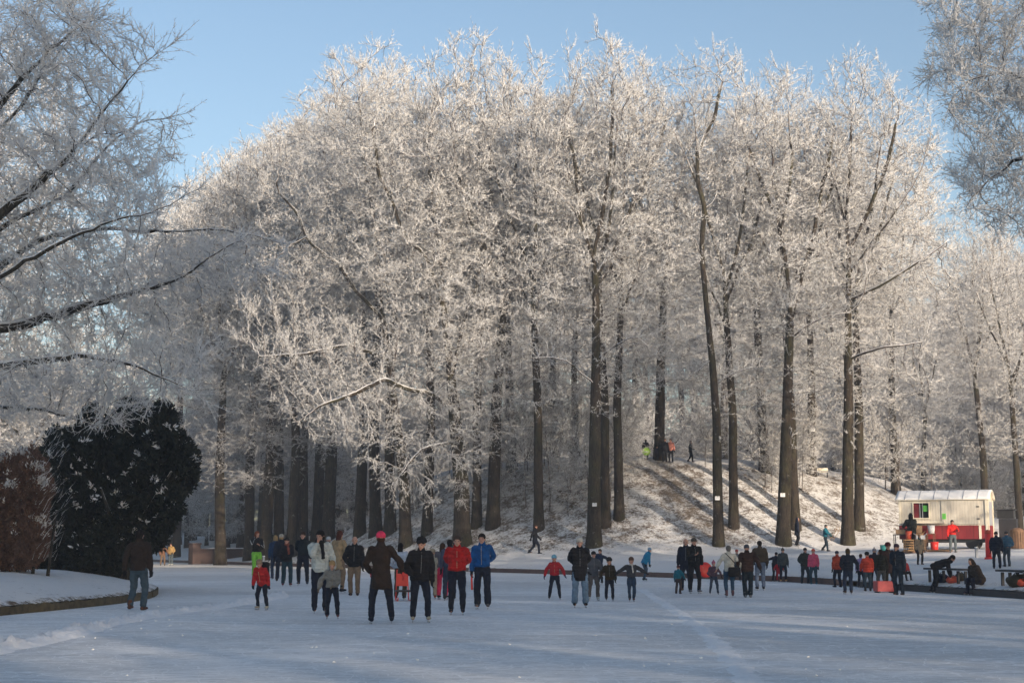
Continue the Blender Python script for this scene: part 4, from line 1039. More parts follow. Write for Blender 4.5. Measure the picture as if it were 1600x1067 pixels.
sack(shore_item(1443, 927), (0.2, 0.17, 0.13), M['orange'], 'orange and dark bag at the bending skater feet', seed=7)
sack(shore_item(1434, 927, 0.9), (0.2, 0.2, 0.15), M['olive'], 'olive bag between two others left of the bench', seed=8)
sack(on_z(1376, 918), (0.2, 0.15, 0.14), M['navy'], 'blue carrier bag on the ice behind the red sledge', seed=9)

# bench and notice boards on the mound and trunks
p = on_ground(1286, 744); mb = empty('mound_bench', p); mb.scale = (.7, .7, .7); tag(mb, 'small white backed bench on top of the mound by the signed trunk', 'bench')
G = Geo(); G.box((0, 0, 0.42), (1.1, 0.35, 0.05)); G.build('seat', M['cream'], mb); G = Geo(); G.box((0, 0.16, 0.72), (1.1, 0.04, 0.32)); G.build('backrest', M['cream'], mb)
for x in (-0.45, 0.45):
    G = Geo(); G.box((x, 0, 0.15), (0.06, 0.3, 0.5)); G.build('leg', M['iron'], mb)
def notice(px, py, depth_off, b, w, h, label):
    p = at(px, py, b.y - depth_off); e = empty('notice', p); tag(e, label, 'notice')
    G = Geo(); G.box((0, 0, 0), (w, 0.02, h)); bb = G.build('board', M['white'], e)
    G = Geo()
    for z in (0.22, 0.05, -0.12): G.box((0, -0.012, z * h), (w * 0.7, 0.003, h * 0.07))
    G.build('print_lines', M['grey_paint'], e)
    G = Geo(); G.box((0, -0.013, h * 0.42), (0.03, 0.012, 0.03)); G.build('nail', M['iron'], e)
notice(1121, 778, 0.45, bB, 0.30, 0.24, 'white notice nailed to the snaking trunk')
notice(929, 788, 0.62, bC, 0.28, 0.22, 'white notice nailed to the stout forked trunk')
notice(1223, 773, 0.66, bD, 0.30, 0.24, 'white notice nailed to the thick mossy trunk')
bS = on_ground(1268, 742)
notice(1269, 671, 0.75, bS, 0.42, 0.28, 'white notice high on the mossy trunk on the mound')
for (px, py, Y, lab) in [(455, 828, 105, 'pale post by the trunks left of the white collared man'), (413, 828, 108, 'pale stake right of the red haired skater')]:
    p = at(px, py, Y); g_ = ground(p.x, p.y); e = empty('wooden_post', (p.x, p.y, g_)); tag(e, lab, 'post')
    G = Geo(); G.box((0, 0, 0.4), (0.14, 0.12, 0.9)); G.build('shaft', M['grey_paint'], e, bevel=0.02); G = Geo(); G.box((0, 0, 0.87), (0.17, 0.15, 0.05)); G.build('snow_cap', M['snow'], e, bevel=0.01)
# ================================================================== people
CM = {}
def cloth(col, puff=False):
    k = (tuple(col), puff)
    if k not in CM: CM[k] = mat_cloth('cloth_%d' % len(CM), col, puff=puff)
    return CM[k]
def mat_skin(name, col):
    m, nt, b = new_mat(name); v = coords(nt); n = noise(nt, v, 25, 3)
    nt.links.new(ramp(nt, n, [(0.3, tuple(c * 0.85 for c in col)), (0.7, tuple(min(1, c * 1.12) for c in col))]), b.inputs['Base Color'])
    b.inputs['Roughness'].default_value = 0.55; b.inputs['Subsurface Weight'].default_value = 0.0; return m
M['skin'] = mat_skin('skin', (0.50, 0.27, 0.19)); M['eye'] = mat_plain('eye', (0.03, 0.02, 0.02), 0.3, 0.1); M['lip'] = mat_plain('lip', (0.30, 0.09, 0.08), 0.5, 0.1)
M['steel'] = mat_plain('skate_blade_steel', (0.45, 0.45, 0.47), 0.35, 0.1, 5, metal=0.9)
BLACK = (0.012, 0.012, 0.015); DKNAVY = (0.012, 0.016, 0.030); DKBROWN = (0.028, 0.018, 0.014); JEANS = (0.045, 0.075, 0.12); DJEANS = (0.020, 0.032, 0.060)
KHAKI = (0.20, 0.14, 0.095); RED = (0.38, 0.018, 0.020); BLUE = (0.010, 0.085, 0.26); WHITE = (0.48, 0.50, 0.47); GREY = (0.16, 0.17, 0.18); TEAL = (0.01, 0.13, 0.18)
ORANGE = (0.50, 0.07, 0.03); PINK = (0.62, 0.035, 0.10); BEIGE = (0.34, 0.25, 0.15); CREAM = (0.42, 0.38, 0.30); LGREEN = (0.20, 0.50, 0.06); OLIVE = (0.045, 0.038, 0.022)
HBLK = (0.010, 0.008, 0.008); HBRN = (0.045, 0.022, 0.012); HRED = (0.17, 0.045, 0.018); HBLD = (0.34, 0.22, 0.10); HGRY = (0.22, 0.20, 0.18)
ARM = dict(down=(.045, -.03, -.31), pocket=(.015, -.085, -.235), out=(.14, -.04, -.26), spread=(.25, -.02, -.15), wide=(.29, 0, -.06), back=(-.075, .095, -.21), fwd=(-.01, -.24, -.12),
           front=(-.085, -.13, -.20), face=(-.055, -.13, .045), low=(.05, -.12, -.28), knee=(-.03, -.20, -.20), reach=(0, -.22, -.22), slack=(.07, .02, -.30), chest=(-.08, -.13, -.10), swing=(.03, .13, -.28), swingf=(.0, -.15, -.26))
BAKE = []
def ik(a, b, l1, l2, pole):
    d = b - a; L = d.length; mx = (l1 + l2) * 0.999
    if L > mx: b = a + d * (mx / L); d = b - a; L = mx
    x = (l1 * l1 - l2 * l2 + L * L) / (2 * L); h = math.sqrt(max(l1 * l1 - x * x, 0)); u = d / L
    p = pole - u * pole.dot(u); p = p.normalized() if p.length > 1e-5 else Vector((0, 1, 0))
    return a + u * x + p * h, b
def add_geo(dst, src, M4):
    k = len(dst.v); dst.v += [M4 @ Vector(v) for v in src.v]; dst.f += [[i + k for i in f] for f in src.f]
def hand(G, w, d, side_v, H, fat=1.0):
    """palm, four fingers of unequal length with a bend, and a thumb from the side of the palm"""
    d = d.normalized(); s = (side_v - d * side_v.dot(d)).normalized(); nrm = d.cross(s)
    pl = .052 * H; G.loft([w - d * .012 * H, w + d * pl * .5, w + d * pl], [(.016 * H * fat, .013 * H * fat), (.025 * H * fat, .012 * H * fat), (.024 * H * fat, .010 * H * fat)], 8, s)
    for k, ln in enumerate((.036, .042, .039, .030)):
        a = w + d * pl * .95 + s * ((k - 1.5) * .0118 * H * fat); r = .0052 * H * fat
        m = a + (d * .9 + nrm * .35).normalized() * ln * .5 * H; e = m + (d * .45 + nrm * .85).normalized() * ln * .45 * H
        G.loft([a, m, e], [r, r * .92, r * .78], 6, s)
    a = w + d * pl * .28 - s * .020 * H * fat; m = a + (d * .5 - s * .8 + nrm * .2).normalized() * .022 * H; e = m + (d * .85 - s * .2 + nrm * .4).normalized() * .020 * H
    G.loft([a, m, e], [.0064 * H * fat, .0058 * H * fat, .0048 * H * fat], 6, nrm)
def person(label, px, base, top, face=0.0, z='ice', jacket=(BLACK, 'mid', 0.0), pants=(DJEANS, 0.0), head=('hair', HBRN), feet=None, foot=('skate', BLACK), gloves=BLACK, arms=('down', 'down'), lean=0.0, tilt=0.0, kid=False,
           hfac=1.0, look=0.0, nod=0.0, scarf=None, hip=None, knees=0.0, stripe=None, group=None, pos=None, puff=True, turn=None):
    P0 = pos if pos is not None else (on_z(px, base, 0.0) if z == 'ice' else on_ground(px, base, 40))
    if z == 'ice' and pos is None and float(shore_t(P0.x, P0.y)) > -0.3:
        u_ = P0.xy.normalized()
        while float(shore_t(P0.x, P0.y)) > -0.3: P0 = Vector((P0.x - u_.x * 0.1, P0.y - u_.y * 0.1, 0))
    Y = P0.y; H = (at(px, top, Y).z - P0.z) / hfac
    vox = 0.013 if base > 944 and z == 'ice' else (0.017 if base > 915 else 0.021)
    if kid: vox *= 0.85
    jcol, jlen, bulk = jacket; puffy = bulk > .008; bulk += .004; H *= 1.015; hh = H / (5.8 if kid else 7.0)
    rp = random.Random(int(px * 7 + base)); lean += rp.uniform(0, 5); knees += rp.uniform(0.002, .016) if hip is None else 0; tilt += rp.uniform(-2, 2)
    feet = feet or ((-.06 - rp.uniform(0, .03), rp.uniform(-.05, .06), 0.0), (.062 + rp.uniform(0, .03), rp.uniform(-.06, .04), 0.0)); sk = foot[0] == 'skate'
    az = .045 * H + (.05 if sk else 0.0); th, sh = .238 * H, .232 * H
    ank = [Vector((f[0] * H, f[1] * H, az + f[2] * H)) for f in feet]
    if hip is None:
        hz = 9.0
        for sgn, a in zip((-1, 1), ank):
            dx = a.x - sgn * .052 * H; hz = min(hz, math.sqrt(max(((th + sh) * 0.992) ** 2 - dx * dx - a.y ** 2, 0.01)) + a.z)
        hz -= knees * H
    else: hz = hip * H
    pel = Vector((sum(a.x for a in ank) / 2 * 0.6, (0.0 if hip is None else .04 * H), hz + .02 * H))
    up = Vector((math.sin(R(tilt)), -math.sin(R(lean)), math.cos(R(lean)) * math.cos(R(tilt)))).normalized()
    fw = Vector((0, -1, 0)); fw = (fw - up * fw.dot(up)).normalized(); rt_ = Vector((1, 0, 0)); rt_ = (rt_ - up * rt_.dot(up)).normalized()
    S = lambda h, f=0.0, x=0.0: pel + up * h * H + fw * f * H + rt_ * x * H
    neck = S(.315, .008); hc = neck + (up * .55 + Vector((0, -.15, .75))).normalized() * (hh * .52)
    sho = [S(.262, 0, -.100), S(.262, 0, .100)]
    elb, wri, hdir = [], [], []
    for i, s in enumerate((-1, 1)):
        t = ARM[arms[i]] if isinstance(arms[i], str) else arms[i]
        tg = sho[i] + rt_ * (t[0] * s * H) - fw * (t[1] * H) + (Vector((0, 0, 1)) if lean > 35 else up) * (t[2] * H)
        pole = (rt_ * s * .45 - fw * .1 + Vector((0, 0, -1.0))) if t[2] > -.02 else (rt_ * s * .8 - fw * .9 + Vector((0, 0, -.35))); e, w = ik(sho[i], tg, .168 * H, .150 * H, pole); elb.append(e); wri.append(w); hdir.append((w - e).normalized())
    hips = [pel + Vector((s * .052 * H, 0, -.02 * H)) for s in (-1, 1)]; kne = []
    for i in range(2):
        k_, a_ = ik(hips[i], ank[i], th, sh, Vector((.15 * (-1, 1)[i], -1, 0.1))); kne.append(k_); ank[i] = a_
    rotz = R(face)
    # ---- body: one continuous figure
    B = Geo()
    B.loft([S(-.03), S(.03), S(.10), S(.20), S(.27), S(.305)], [(.080 * H, .058 * H), (.084 * H, .060 * H), (.070 * H, .052 * H), (.084 * H, .060 * H), (.085 * H, .050 * H), (.04 * H, .036 * H)], 12, rt_)
    B.loft([S(.28), neck, hc - Vector((0, 0, hh * .2))], [.036 * H, .031 * H, .030 * H], 10, rt_)
    for i in range(2):
        B.loft([S(.27, 0, (-.07, .07)[i]), sho[i], (sho[i] + elb[i]) / 2, elb[i]], [.030 * H, .031 * H, .026 * H, .021 * H], 9); B.loft([elb[i], elb[i] * .6 + wri[i] * .4, wri[i]], [.022 * H, .0215 * H, .0145 * H], 9)
        B.loft([hips[i], (hips[i] + kne[i]) / 2, kne[i]], [.048 * H, .042 * H, .029 * H], 10); B.loft([kne[i], kne[i] * .65 + ank[i] * .35, ank[i]], [.029 * H, .029 * H, .018 * H], 10)
        B.loft([ank[i] + Vector((0, .03 * H, -.015 * H)), ank[i] + Vector((0, -.04 * H, -.02 * H)), ank[i] + Vector((0, -.09 * H, -.028 * H))], [.018 * H, .02 * H, .014 * H], 8)
    HM = Matrix.Translation(hc) @ Matrix.Rotation(R(look), 4, 'Z') @ Matrix.Rotation(R(nod + lean * 0.35), 4, 'X')
    Q = Geo(); Q.ball((0, .02 * hh, .08 * hh), (.325 * hh, .40 * hh, .42 * hh), 14, 10); Q.ball((0, -.09 * hh, -.20 * hh), (.235 * hh, .27 * hh, .29 * hh), 12, 8)
    Q.ball((0, -.28 * hh, -.38 * hh), (.11 * hh, .09 * hh, .09 * hh), 8, 6)
    Q.loft([(0, -.36 * hh, .06 * hh), (0, -.43 * hh, -.09 * hh)], [.035 * hh, .065 * hh], 8)
    for s in (-1, 1):
        Q.ball((s * .33 * hh, .03 * hh, -.02 * hh), (.035 * hh, .075 * hh, .11 * hh), 8, 6); Q.ball((s * .13 * hh, -.33 * hh, .09 * hh), (.09 * hh, .05 * hh, .04 * hh), 8, 6)
    add_geo(B, Q, HM)
    body = B.build('person', M['skin'], None, True); body.location = P0; body.rotation_euler.z = rotz
    tag(body, label, 'person', group); hands = None
    if gloves is None:
        hands = Geo()
        for i, s in enumerate((-1, 1)): hand(hands, wri[i], hdir[i], Vector((0, .9, 0)) * 1 + rt_ * 0.2, H)
    BAKE.append((body, vox * (0.62 if not kid else 0.62), hands))
    def part(name, G, mat, v=None, par=None, it=3):
        o = G.build(name, mat, par or body, True)
        if v: BAKE.append((o, v, None))
        return o
    # ---- face
    if abs(((face + look + 180) % 360) - 180) < 80 and (base - top) > 55:
        for s in (-1, 1):
            E = Geo(); E.ball(HM @ Vector((s * .13 * hh, -.345 * hh, .03 * hh)), .042 * hh, 8, 6); part('eye', E, M['eye'])
        E = Geo(); E.ball(HM @ Vector((0, -.345 * hh, -.235 * hh)), (.10 * hh, .03 * hh, .025 * hh), 10, 6); part('mouth', E, M['lip'])
    # ---- trousers
    pc, fl = pants; T = Geo(); b_ = .008 * H
    T.loft([S(-.05), S(0), S(.07)], [(.088 * H + b_ * .3, .068 * H), (.092 * H, .070 * H), (.078 * H, .060 * H)], 12, rt_)
    for i in range(2):
        e = kne[i] * .08 + ank[i] * .92 + Vector((0, 0, -.010 * H))
        T.loft([hips[i] + Vector((0, 0, .01 * H)), (hips[i] + kne[i]) / 2, kne[i]], [.061 * H, .054 * H, .043 * H + fl * .3 * H], 10)
        T.loft([kne[i], (kne[i] + ank[i]) / 2, e], [.043 * H + fl * .3 * H, .038 * H + fl * .7 * H, .035 * H + fl * H], 10)
    part('trousers', T, cloth(pc), vox)
    # ---- jacket
    J = Geo(); q = bulk
    if jlen == 'long':
        hem = pel + Vector((0, 0, -.165 * H)); J.loft([hem, hem * .5 + pel * .5, S(.01), S(.09), S(.18), S(.255), S(.29), S(.318)], [((.108 + q) * H, (.088 + q) * H), ((.104 + q) * H, (.084 + q) * H), ((.100 + q) * H, (.078 + q) * H), ((.088 + q) * H, (.068 + q) * H), ((.100 + q) * H, (.076 + q) * H), ((.102 + q) * H, (.064 + q) * H), ((.074 + q * .6) * H, (.052 + q * .6) * H), (.046 * H, .042 * H)], 14, rt_, False)
    else:
        lo = -.045 if jlen == 'mid' else .015
        J.loft([S(lo), S(lo + .04), S(.10), S(.18), S(.255), S(.29), S(.318)], [((.096 + q) * H, (.074 + q) * H), ((.098 + q) * H, (.078 + q) * H), ((.090 + q) * H, (.071 + q) * H), ((.100 + q) * H, (.076 + q) * H), ((.102 + q) * H, (.064 + q) * H), ((.074 + q * .6) * H, (.052 + q * .6) * H), (.046 * H, .042 * H)], 14, rt_, False)
    for i in range(2):
        J.ball(sho[i] - rt_ * ((-1, 1)[i] * .006 * H), (.046 + q * .6) * H, 12, 8)
        J.loft([sho[i], (sho[i] + elb[i]) / 2, elb[i]], [(.043 + q * .6) * H, (.038 + q * .6) * H, (.034 + q * .5) * H], 10)
        J.loft([elb[i], (elb[i] + wri[i]) / 2, wri[i] - hdir[i] * .008 * H], [(.034 + q * .5) * H, (.031 + q * .5) * H, (.024 + q * .3) * H], 10)
    jk = part('jacket' if jlen != 'long' else 'coat', J, cloth(jcol, puff and puffy), vox)
    C = Geo(); C.loft([S(.295), neck + up * .012 * H, neck + up * .030 * H], [(.058 * H, .052 * H), (.047 * H, .045 * H), (.042 * H, .042 * H)], 12, rt_); part('collar', C, cloth(jcol), None)
    if abs(((face + 180) % 360) - 180) < 60 and base > 920 and z == 'ice' and not scarf and hip is None:
        Z = Geo()
        for k in range(9):
            h0 = .285 - k * .028; dpt = (.052 if k == 0 else .070 + q * .9) + .006
            Z.box(S(h0, dpt), (.006 * H, .006 * H, .024 * H))
        part('zip', Z, cloth((.22, .22, .22) if sum(jcol) < .3 else (.45, .38, .25)))
    if stripe:
        for i in range(2):
            Z = Geo()
            for t_ in np.linspace(.08, .95, 7):
                a = sho[i] * (1 - t_) + elb[i] * t_; Z.box(a + rt_ * ((-1, 1)[i] * (.043 + q * .6) * H) - up * 0, (.012 * H, .022 * H, .014 * H))
            for t_ in np.linspace(.1, .9, 6):
                a = elb[i] * (1 - t_) + wri[i] * t_; Z.box(a + rt_ * ((-1, 1)[i] * (.032 + q * .5) * H), (.012 * H, .02 * H, .013 * H))
            part('sleeve_stripe', Z, cloth(stripe))
    # ---- hands in gloves
    if gloves is not None:
        for i, s in enumerate((-1, 1)):
            g_ = Geo(); hand(g_, wri[i], hdir[i], Vector((0, .9, 0)) + rt_ * .2, H, 1.35); g_.loft([wri[i] - hdir[i] * .02 * H, wri[i] + hdir[i] * .01 * H], [.022 * H, .021 * H], 9)
            part('glove', g_, cloth(gloves if not isinstance(gloves[0], tuple) else gloves[i]))
    # ---- footwear
    for i in range(2):
        a = ank[i]; g_ = Geo(); w = Vector(((-.1, .1)[i], -1, 0)).normalized(); lift = feet[i][2]; pit = (Vector((0, 0, -1)) * 1.2 if lift > .05 else Vector((0, 0, 0)))
        if lift > .05: w = (w + pit).normalized()
        dn = Vector((0, 0, -1)) if lift <= .05 else (Vector((0, 0, -1)) - w * (-w.z)).normalized()
        o0 = a + dn * .022 * H
        g_.loft([o0 - w * .038 * H, o0 - w * .01 * H, o0 + w * .045 * H, o0 + w * .095 * H], [(.022 * H, .024 * H), (.024 * H, .027 * H), (.026 * H, .021 * H), (.020 * H, .014 * H)], 10, Vector((1, 0, 0)))
        g_.loft([a + dn * .02 * H, a, a - dn * .05 * H], [.027 * H, .027 * H, .029 * H], 10)
        shoe = part('skate' if sk else 'shoe', g_, cloth(foot[1]))
        if sk:
            g2 = Geo(); c = o0 + dn * .050 * H + w * .03 * H; ax = w; m = Matrix.Identity(3)
            rot = Vector((0, -1, 0)).rotation_difference(w).to_matrix()
            g2.box(c, (.005, .165 * H, .018), 0, rot); g2.box(c - w * .045 * H - dn * .018, (.016, .03 * H, .026), 0, rot); g2.box(c + w * .045 * H - dn * .018, (.016, .03 * H, .026), 0, rot)
            part('blade', g2, M['steel'], None, shoe)
    # ---- hair and headgear
    kind, hcol = head[0], head[1]; g_ = Geo(); hm = cloth(hcol)
    def cap(sc=1.0, dz=.15, dy=.05): 
        g_.ball((0, dy * hh, dz * hh), (.37 * sc * hh, .42 * sc * hh, .40 * sc * hh), 16, 11)
    def emit(nm, mt, v=None):
        X = Geo(); add_geo(X, g_, HM); return part(nm, X, mt, v)
    if kind in ('hair', 'longhair', 'bob'):
        cap(1.0); g_.ball((0, .16 * hh, -.08 * hh), (.30 * hh, .28 * hh, .32 * hh), 12, 8)
        if kind == 'bob': g_.ball((0, .12 * hh, -.12 * hh), (.40 * hh, .33 * hh, .38 * hh), 12, 9)
        if kind == 'longhair': g_.loft([(0, .14 * hh, .1 * hh), (0, .26 * hh, -.3 * hh), (0, .36 * hh, -.9 * hh), (0, .42 * hh, -1.5 * hh)], [(.34 * hh, .26 * hh), (.36 * hh, .2 * hh), (.34 * hh, .13 * hh), (.16 * hh, .07 * hh)], 12)
        emit('hair', hm, vox * .8)
    elif kind == 'bald':
        g_.ball((0, .16 * hh, -.06 * hh), (.335 * hh, .27 * hh, .18 * hh), 14, 8); emit('hair', hm)
    elif kind in ('beanie', 'bobble', 'helmet'):
        g_.ball((0, .02 * hh, .20 * hh), (.375 * hh, .44 * hh, .37 * hh), 16, 11); g_.loft([(0, .03 * hh, .10 * hh), (0, .02 * hh, .24 * hh)], [(.375 * hh, .435 * hh), (.385 * hh, .44 * hh)], 16, round_caps=False)
        if kind == 'bobble': g_.ball((0, .02 * hh, .66 * hh), .13 * hh, 9, 7)
        emit('hat', hm, vox * .8)
        if len(head) > 2:
            g_.v, g_.f = [], []
            if len(head) > 3: g_.loft([(0, .16 * hh, 0), (0, .28 * hh, -.35 * hh), (0, .36 * hh, -.9 * hh)], [(.33 * hh, .24 * hh), (.34 * hh, .18 * hh), (.2 * hh, .1 * hh)], 12)
            else: g_.ball((0, .15 * hh, -.10 * hh), (.33 * hh, .28 * hh, .30 * hh), 12, 8)
            emit('hair', cloth(head[2]), vox * .8)
    elif kind == 'fur':
        rn = random.Random(3)
        for k in range(34):
            w = rn.uniform(0, 6.28); t = rn.uniform(-.2, 1.0); g_.ball((math.cos(w) * .36 * hh * math.cos(t * 1.2), (.06 + math.sin(w) * .38 * math.cos(t * 1.2)) * hh, (.20 + .40 * t) * hh), rn.uniform(.12, .17) * hh, 7, 5)
        g_.ball((0, .06 * hh, .25 * hh), (.40 * hh, .44 * hh, .36 * hh), 12, 8); emit('fur_hat', hm, vox * .8)
    elif kind == 'hood':
        g_.loft([(0, .1 * hh, -.55 * hh), (0, .10 * hh, -.2 * hh), (0, .10 * hh, .15 * hh), (0, .10 * hh, .42 * hh)], [(.42 * hh, .36 * hh), (.43 * hh, .37 * hh), (.42 * hh, .38 * hh), (.26 * hh, .28 * hh)], 14); emit('hood', hm, vox * .8)
    if scarf:
        sc = Geo(); sc.loft([neck - up * .01 * H, neck + up * .022 * H], [(.058 * H, .056 * H), (.055 * H, .054 * H)], 12, rt_)
        sc.loft([S(.305, .055, .015), S(.24, .078 + q, .02), S(.12, .078 + q, .03)], [(.022 * H, .011 * H), (.026 * H, .010 * H), (.026 * H, .009 * H)], 8, rt_); part('scarf', sc, cloth(scarf), vox * .9)
    inf = dict(o=body, H=H, wri=[body_pt(P0, rotz, w) for w in wri], back=body_pt(P0, rotz, S(.2, -.10 - q)), side=body_pt(P0, rotz, S(.0, .03, .135 + q)), sho=body_pt(P0, rotz, S(.24, .08 + q)), rot=rotz, P=P0)
    return inf
def body_pt(P0, rz, v): return P0 + Matrix.Rotation(rz, 3, 'Z') @ v
K = dict(kid=True)
G_ICE = 'skaters'
# (viewer's left limb comes first when a figure faces the camera)
A1 = person('tall man in a dark brown jacket and blue grey jeans walking away at the left', 215, 953, 826, 172, jacket=(DKBROWN, 'mid', .006), pants=((0.05, 0.08, 0.105), .004), head=('hair', HBLK), foot=('shoe', (0.10, 0.045, 0.03)), arms=('down', 'slack'), feet=((-.05, -.05, 0), (.06, .10, .02)), gloves=BLACK)
person('distant child in a brown coat near the yew', 254, 884, 851, 20, jacket=((.16, .08, .05), 'mid', .01), pants=((.16, .10, .06), .0), head=('hair', HBRN), arms=('down', 'out'), feet=((-.09, 0, 0), (.09, 0, 0)))
person('distant person in a yellow beige coat and grey trousers near the yew', 267, 883, 849, -20, jacket=((.55, .34, .13), 'mid', .012), pants=((.09, .11, .12), 0), head=('hair', HBRN), foot=('skate', WHITE), arms=('down', 'pocket'))
person('red haired teenager in bright green trousers and a black vest with white sleeves', 400, 903, 831, 25, jacket=(BLACK, 'short', 0), pants=(LGREEN, .006), head=('bob', HRED), arms=('face', 'chest'), stripe=(.6, .6, .6), gloves=None, look=20)
C1 = person('small child in a red jacket and beige hat bending left on white skates', 409, 953, 879, -20, jacket=(RED, 'mid', .016), pants=(DKNAVY, 0), head=('beanie', (.25, .18, .12)), foot=('skate', CREAM), arms=('low', 'down'), feet=((-.10, .02, 0), (.12, 0, 0)), lean=22, nod=10, hfac=.96, gloves=DKNAVY, kid=True)
person('blond person in a navy jacket seen from behind, left of the dark hatted skater', 431, 905, 837, 200, jacket=((.012, .035, .085), 'mid', .006), pants=(DJEANS, 0), head=('bob', HBLD), foot=('skate', (.02, .03, .07)), arms=('pocket', 'down'), feet=((-.05, 0, 0), (.09, .05, 0)))
person('person with a pale cap and dark clothes skating behind the dark hatted one', 439, 909, 836, 185, jacket=(DKNAVY, 'mid', 0), pants=(DKNAVY, 0), head=('beanie', (.40, .36, .30), HBLD), arms=('down', 'down'))
person('skater in a dark hat, black jacket, pink scarf and teal jeans', 448, 916, 841, 15, jacket=((.014, .016, .022), 'mid', .006), pants=((.02, .05, .07), .004), head=('beanie', BLACK, HBRN), foot=('skate', (.15, .035, .05)), arms=('pocket', 'front'), scarf=(.22, .07, .05), feet=((-.08, .02, 0), (.07, -.03, 0)), look=-25, tilt=-3)
person('man in a black sweater with a white shirt collar gliding forward', 472, 914, 832, 0, jacket=((.010, .018, .026), 'short', 0), pants=(DKNAVY, 0), head=('hair', HBRN), foot=('skate', (.04, .06, .09)), arms=('back', 'down'), scarf=None, feet=((-.07, .03, 0), (.10, -.03, 0)), gloves=None)
person('woman in a white jacket with a long black scarf holding a hand to her face', 499, 958, 831, 12, jacket=(WHITE, 'mid', .010), pants=(DKNAVY, .003), head=('bob', HBLK), foot=('skate', DKNAVY), arms=('face', 'low'), scarf=BLACK, look=-30, nod=8, gloves=None, feet=((-.06, .02, 0), (.07, .03, 0)))
person('person with a white striped helmet behind the woman in white', 511, 912, 840, 180, jacket=(DKNAVY, 'mid', 0), pants=(DKNAVY, 0), head=('helmet', (.45, .47, .50)), arms=('down', 'down'))
person('small blond child in a grey beige jacket before the woman in white', 518, 967, 880, 5, jacket=((.22, .21, .19), 'short', .018), pants=(DKNAVY, .006), head=('hair', HBLD), foot=('skate', (.10, .035, .035)), arms=('out', 'front'), feet=((-.08, .02, 0), (.11, -.02, 0)), gloves=(.20, .16, .12), nod=18, lean=8, **K)
person('woman with long reddish hair and a beige coat turned away', 527, 926, 831, 150, jacket=(BEIGE, 'long', .0), pants=(KHAKI, 0), head=('longhair', (.075, .025, .018)), arms=('pocket', 'front'), gloves=None)
person('balding man in a black jacket and khaki trousers', 553, 930, 837, 0, jacket=(BLACK, 'mid', .012), pants=(KHAKI, .004), head=('bald', HGRY), foot=('shoe', BLACK), arms=('pocket', 'down'), feet=((-.055, 0, 0), (.06, -.01, 0)))
A2 = person('woman in a bright pink hat and long black coat seen from behind', 594, 974, 832, 190, jacket=(DKBROWN, 'long', .004), pants=(DKNAVY, 0), head=('beanie', (.75, .05, .12), HBRN), foot=('skate', DKNAVY), arms=('out', 'pocket'), gloves=(.55, .05, .05), feet=((-.125, 0, 0), (.10, .03, 0)))
A3 = person('dark haired child in a pale blue jacket seen from behind by the red sled', 626, 937, 850, 175, jacket=((.36, .42, .52), 'short', .008), pants=(OLIVE, .006), head=('longhair', HBLK), foot=('skate', BLACK), arms=('down', 'pocket'), gloves=(.02, .04, .16))
person('woman in a black fur hat and black coat on white skates', 654, 972, 843, 8, jacket=(BLACK, 'mid', .018), pants=(DKNAVY, .002), head=('fur', BLACK), foot=('skate', CREAM), arms=('pocket', 'down'), feet=((-.07, 0, 0), (.115, -.02, 0)), look=-25, nod=12)
person('small child in a cream snowsuit behind the fur hatted woman', 675, 936, 862, 180, jacket=((.42, .38, .30), 'mid', .014), pants=((.36, .30, .22), .01), head=('beanie', (.30, .26, .20)), foot=('skate', (.42, .10, .05)), arms=('down', 'down'), kid=True)
person('girl in bright pink trousers and a grey jacket', 690, 936, 851, 160, jacket=((.13, .12, .14), 'short', .008), pants=(PINK, .008), head=('longhair', HBRN), foot=('skate', BLACK), arms=('low', 'down'), gloves=BLACK)
person('person in dark blue trousers mostly hidden behind the man in the red jacket', 703, 938, 845, 180, jacket=((.05, .06, .10), 'short', 0), pants=(DJEANS, 0), head=('hair', HBLK), arms=('down', 'down'))
person('man in a red jacket skating with his hands behind his back', 714, 960, 839, 0, jacket=((.42, .016, .016), 'short', .018), pants=(DKNAVY, .0), head=('hair', (.06, .04, .03)), foot=('skate', (.02, .022, .035)), arms=('back', 'back'), feet=((-.075, 0, 0), (.075, -.03, 0)), gloves=None)
A4 = person('man in a blue track jacket with white sleeve marks and flared trousers', 753, 951, 836, -8, jacket=((.008, .075, .24), 'short', .006), pants=(DKNAVY, .014), head=('hair', HBLK), foot=('skate', (.10, .10, .11)), arms=('down', 'back'), stripe=(.65, .68, .72), feet=((-.06, 0, 0), (.085, -.01, 0)), gloves=BLACK)
person('walker in black striding on the bank left of a slender trunk', 836, 865, 818, 85, z='land', jacket=(BLACK, 'long', 0), pants=(DKNAVY, 0), head=('hair', HBRN), foot=('shoe', BLACK), arms=('swing', 'swingf'), feet=((-.04, -.14, 0), (.05, .20, .03)))
person('small child in a red jacket and light blue hat with arms held out', 867, 937, 871, 0, jacket=((.40, .022, .03), 'short', .016), pants=(DKNAVY, .004), head=('beanie', (.18, .42, .55)), foot=('skate', BLACK), arms=('out', 'out'), feet=((-.13, 0, 0), (.12, 0, 0)), gloves=(.03, .03, .07), **K)
person('man in a long black coat, light blue jeans and a pale cap', 906, 949, 843, 0, jacket=(BLACK, 'long', .010), pants=((.12, .19, .28), .014), head=('beanie', (.50, .47, .42)), foot=('skate', BLACK), arms=('back', 'back'), feet=((-.075, 0, 0), (.085, 0, 0)))
person('teenager in a dark cap and grey jacket half behind the man in the long coat', 927, 938, 863, 10, jacket=((.09, .095, .11), 'mid', .004), pants=((.10, .09, .09), .006), head=('beanie', BLACK), foot=('skate', WHITE), arms=('pocket', 'low'), feet=((-.09, 0, 0), (.10, .02, 0)))
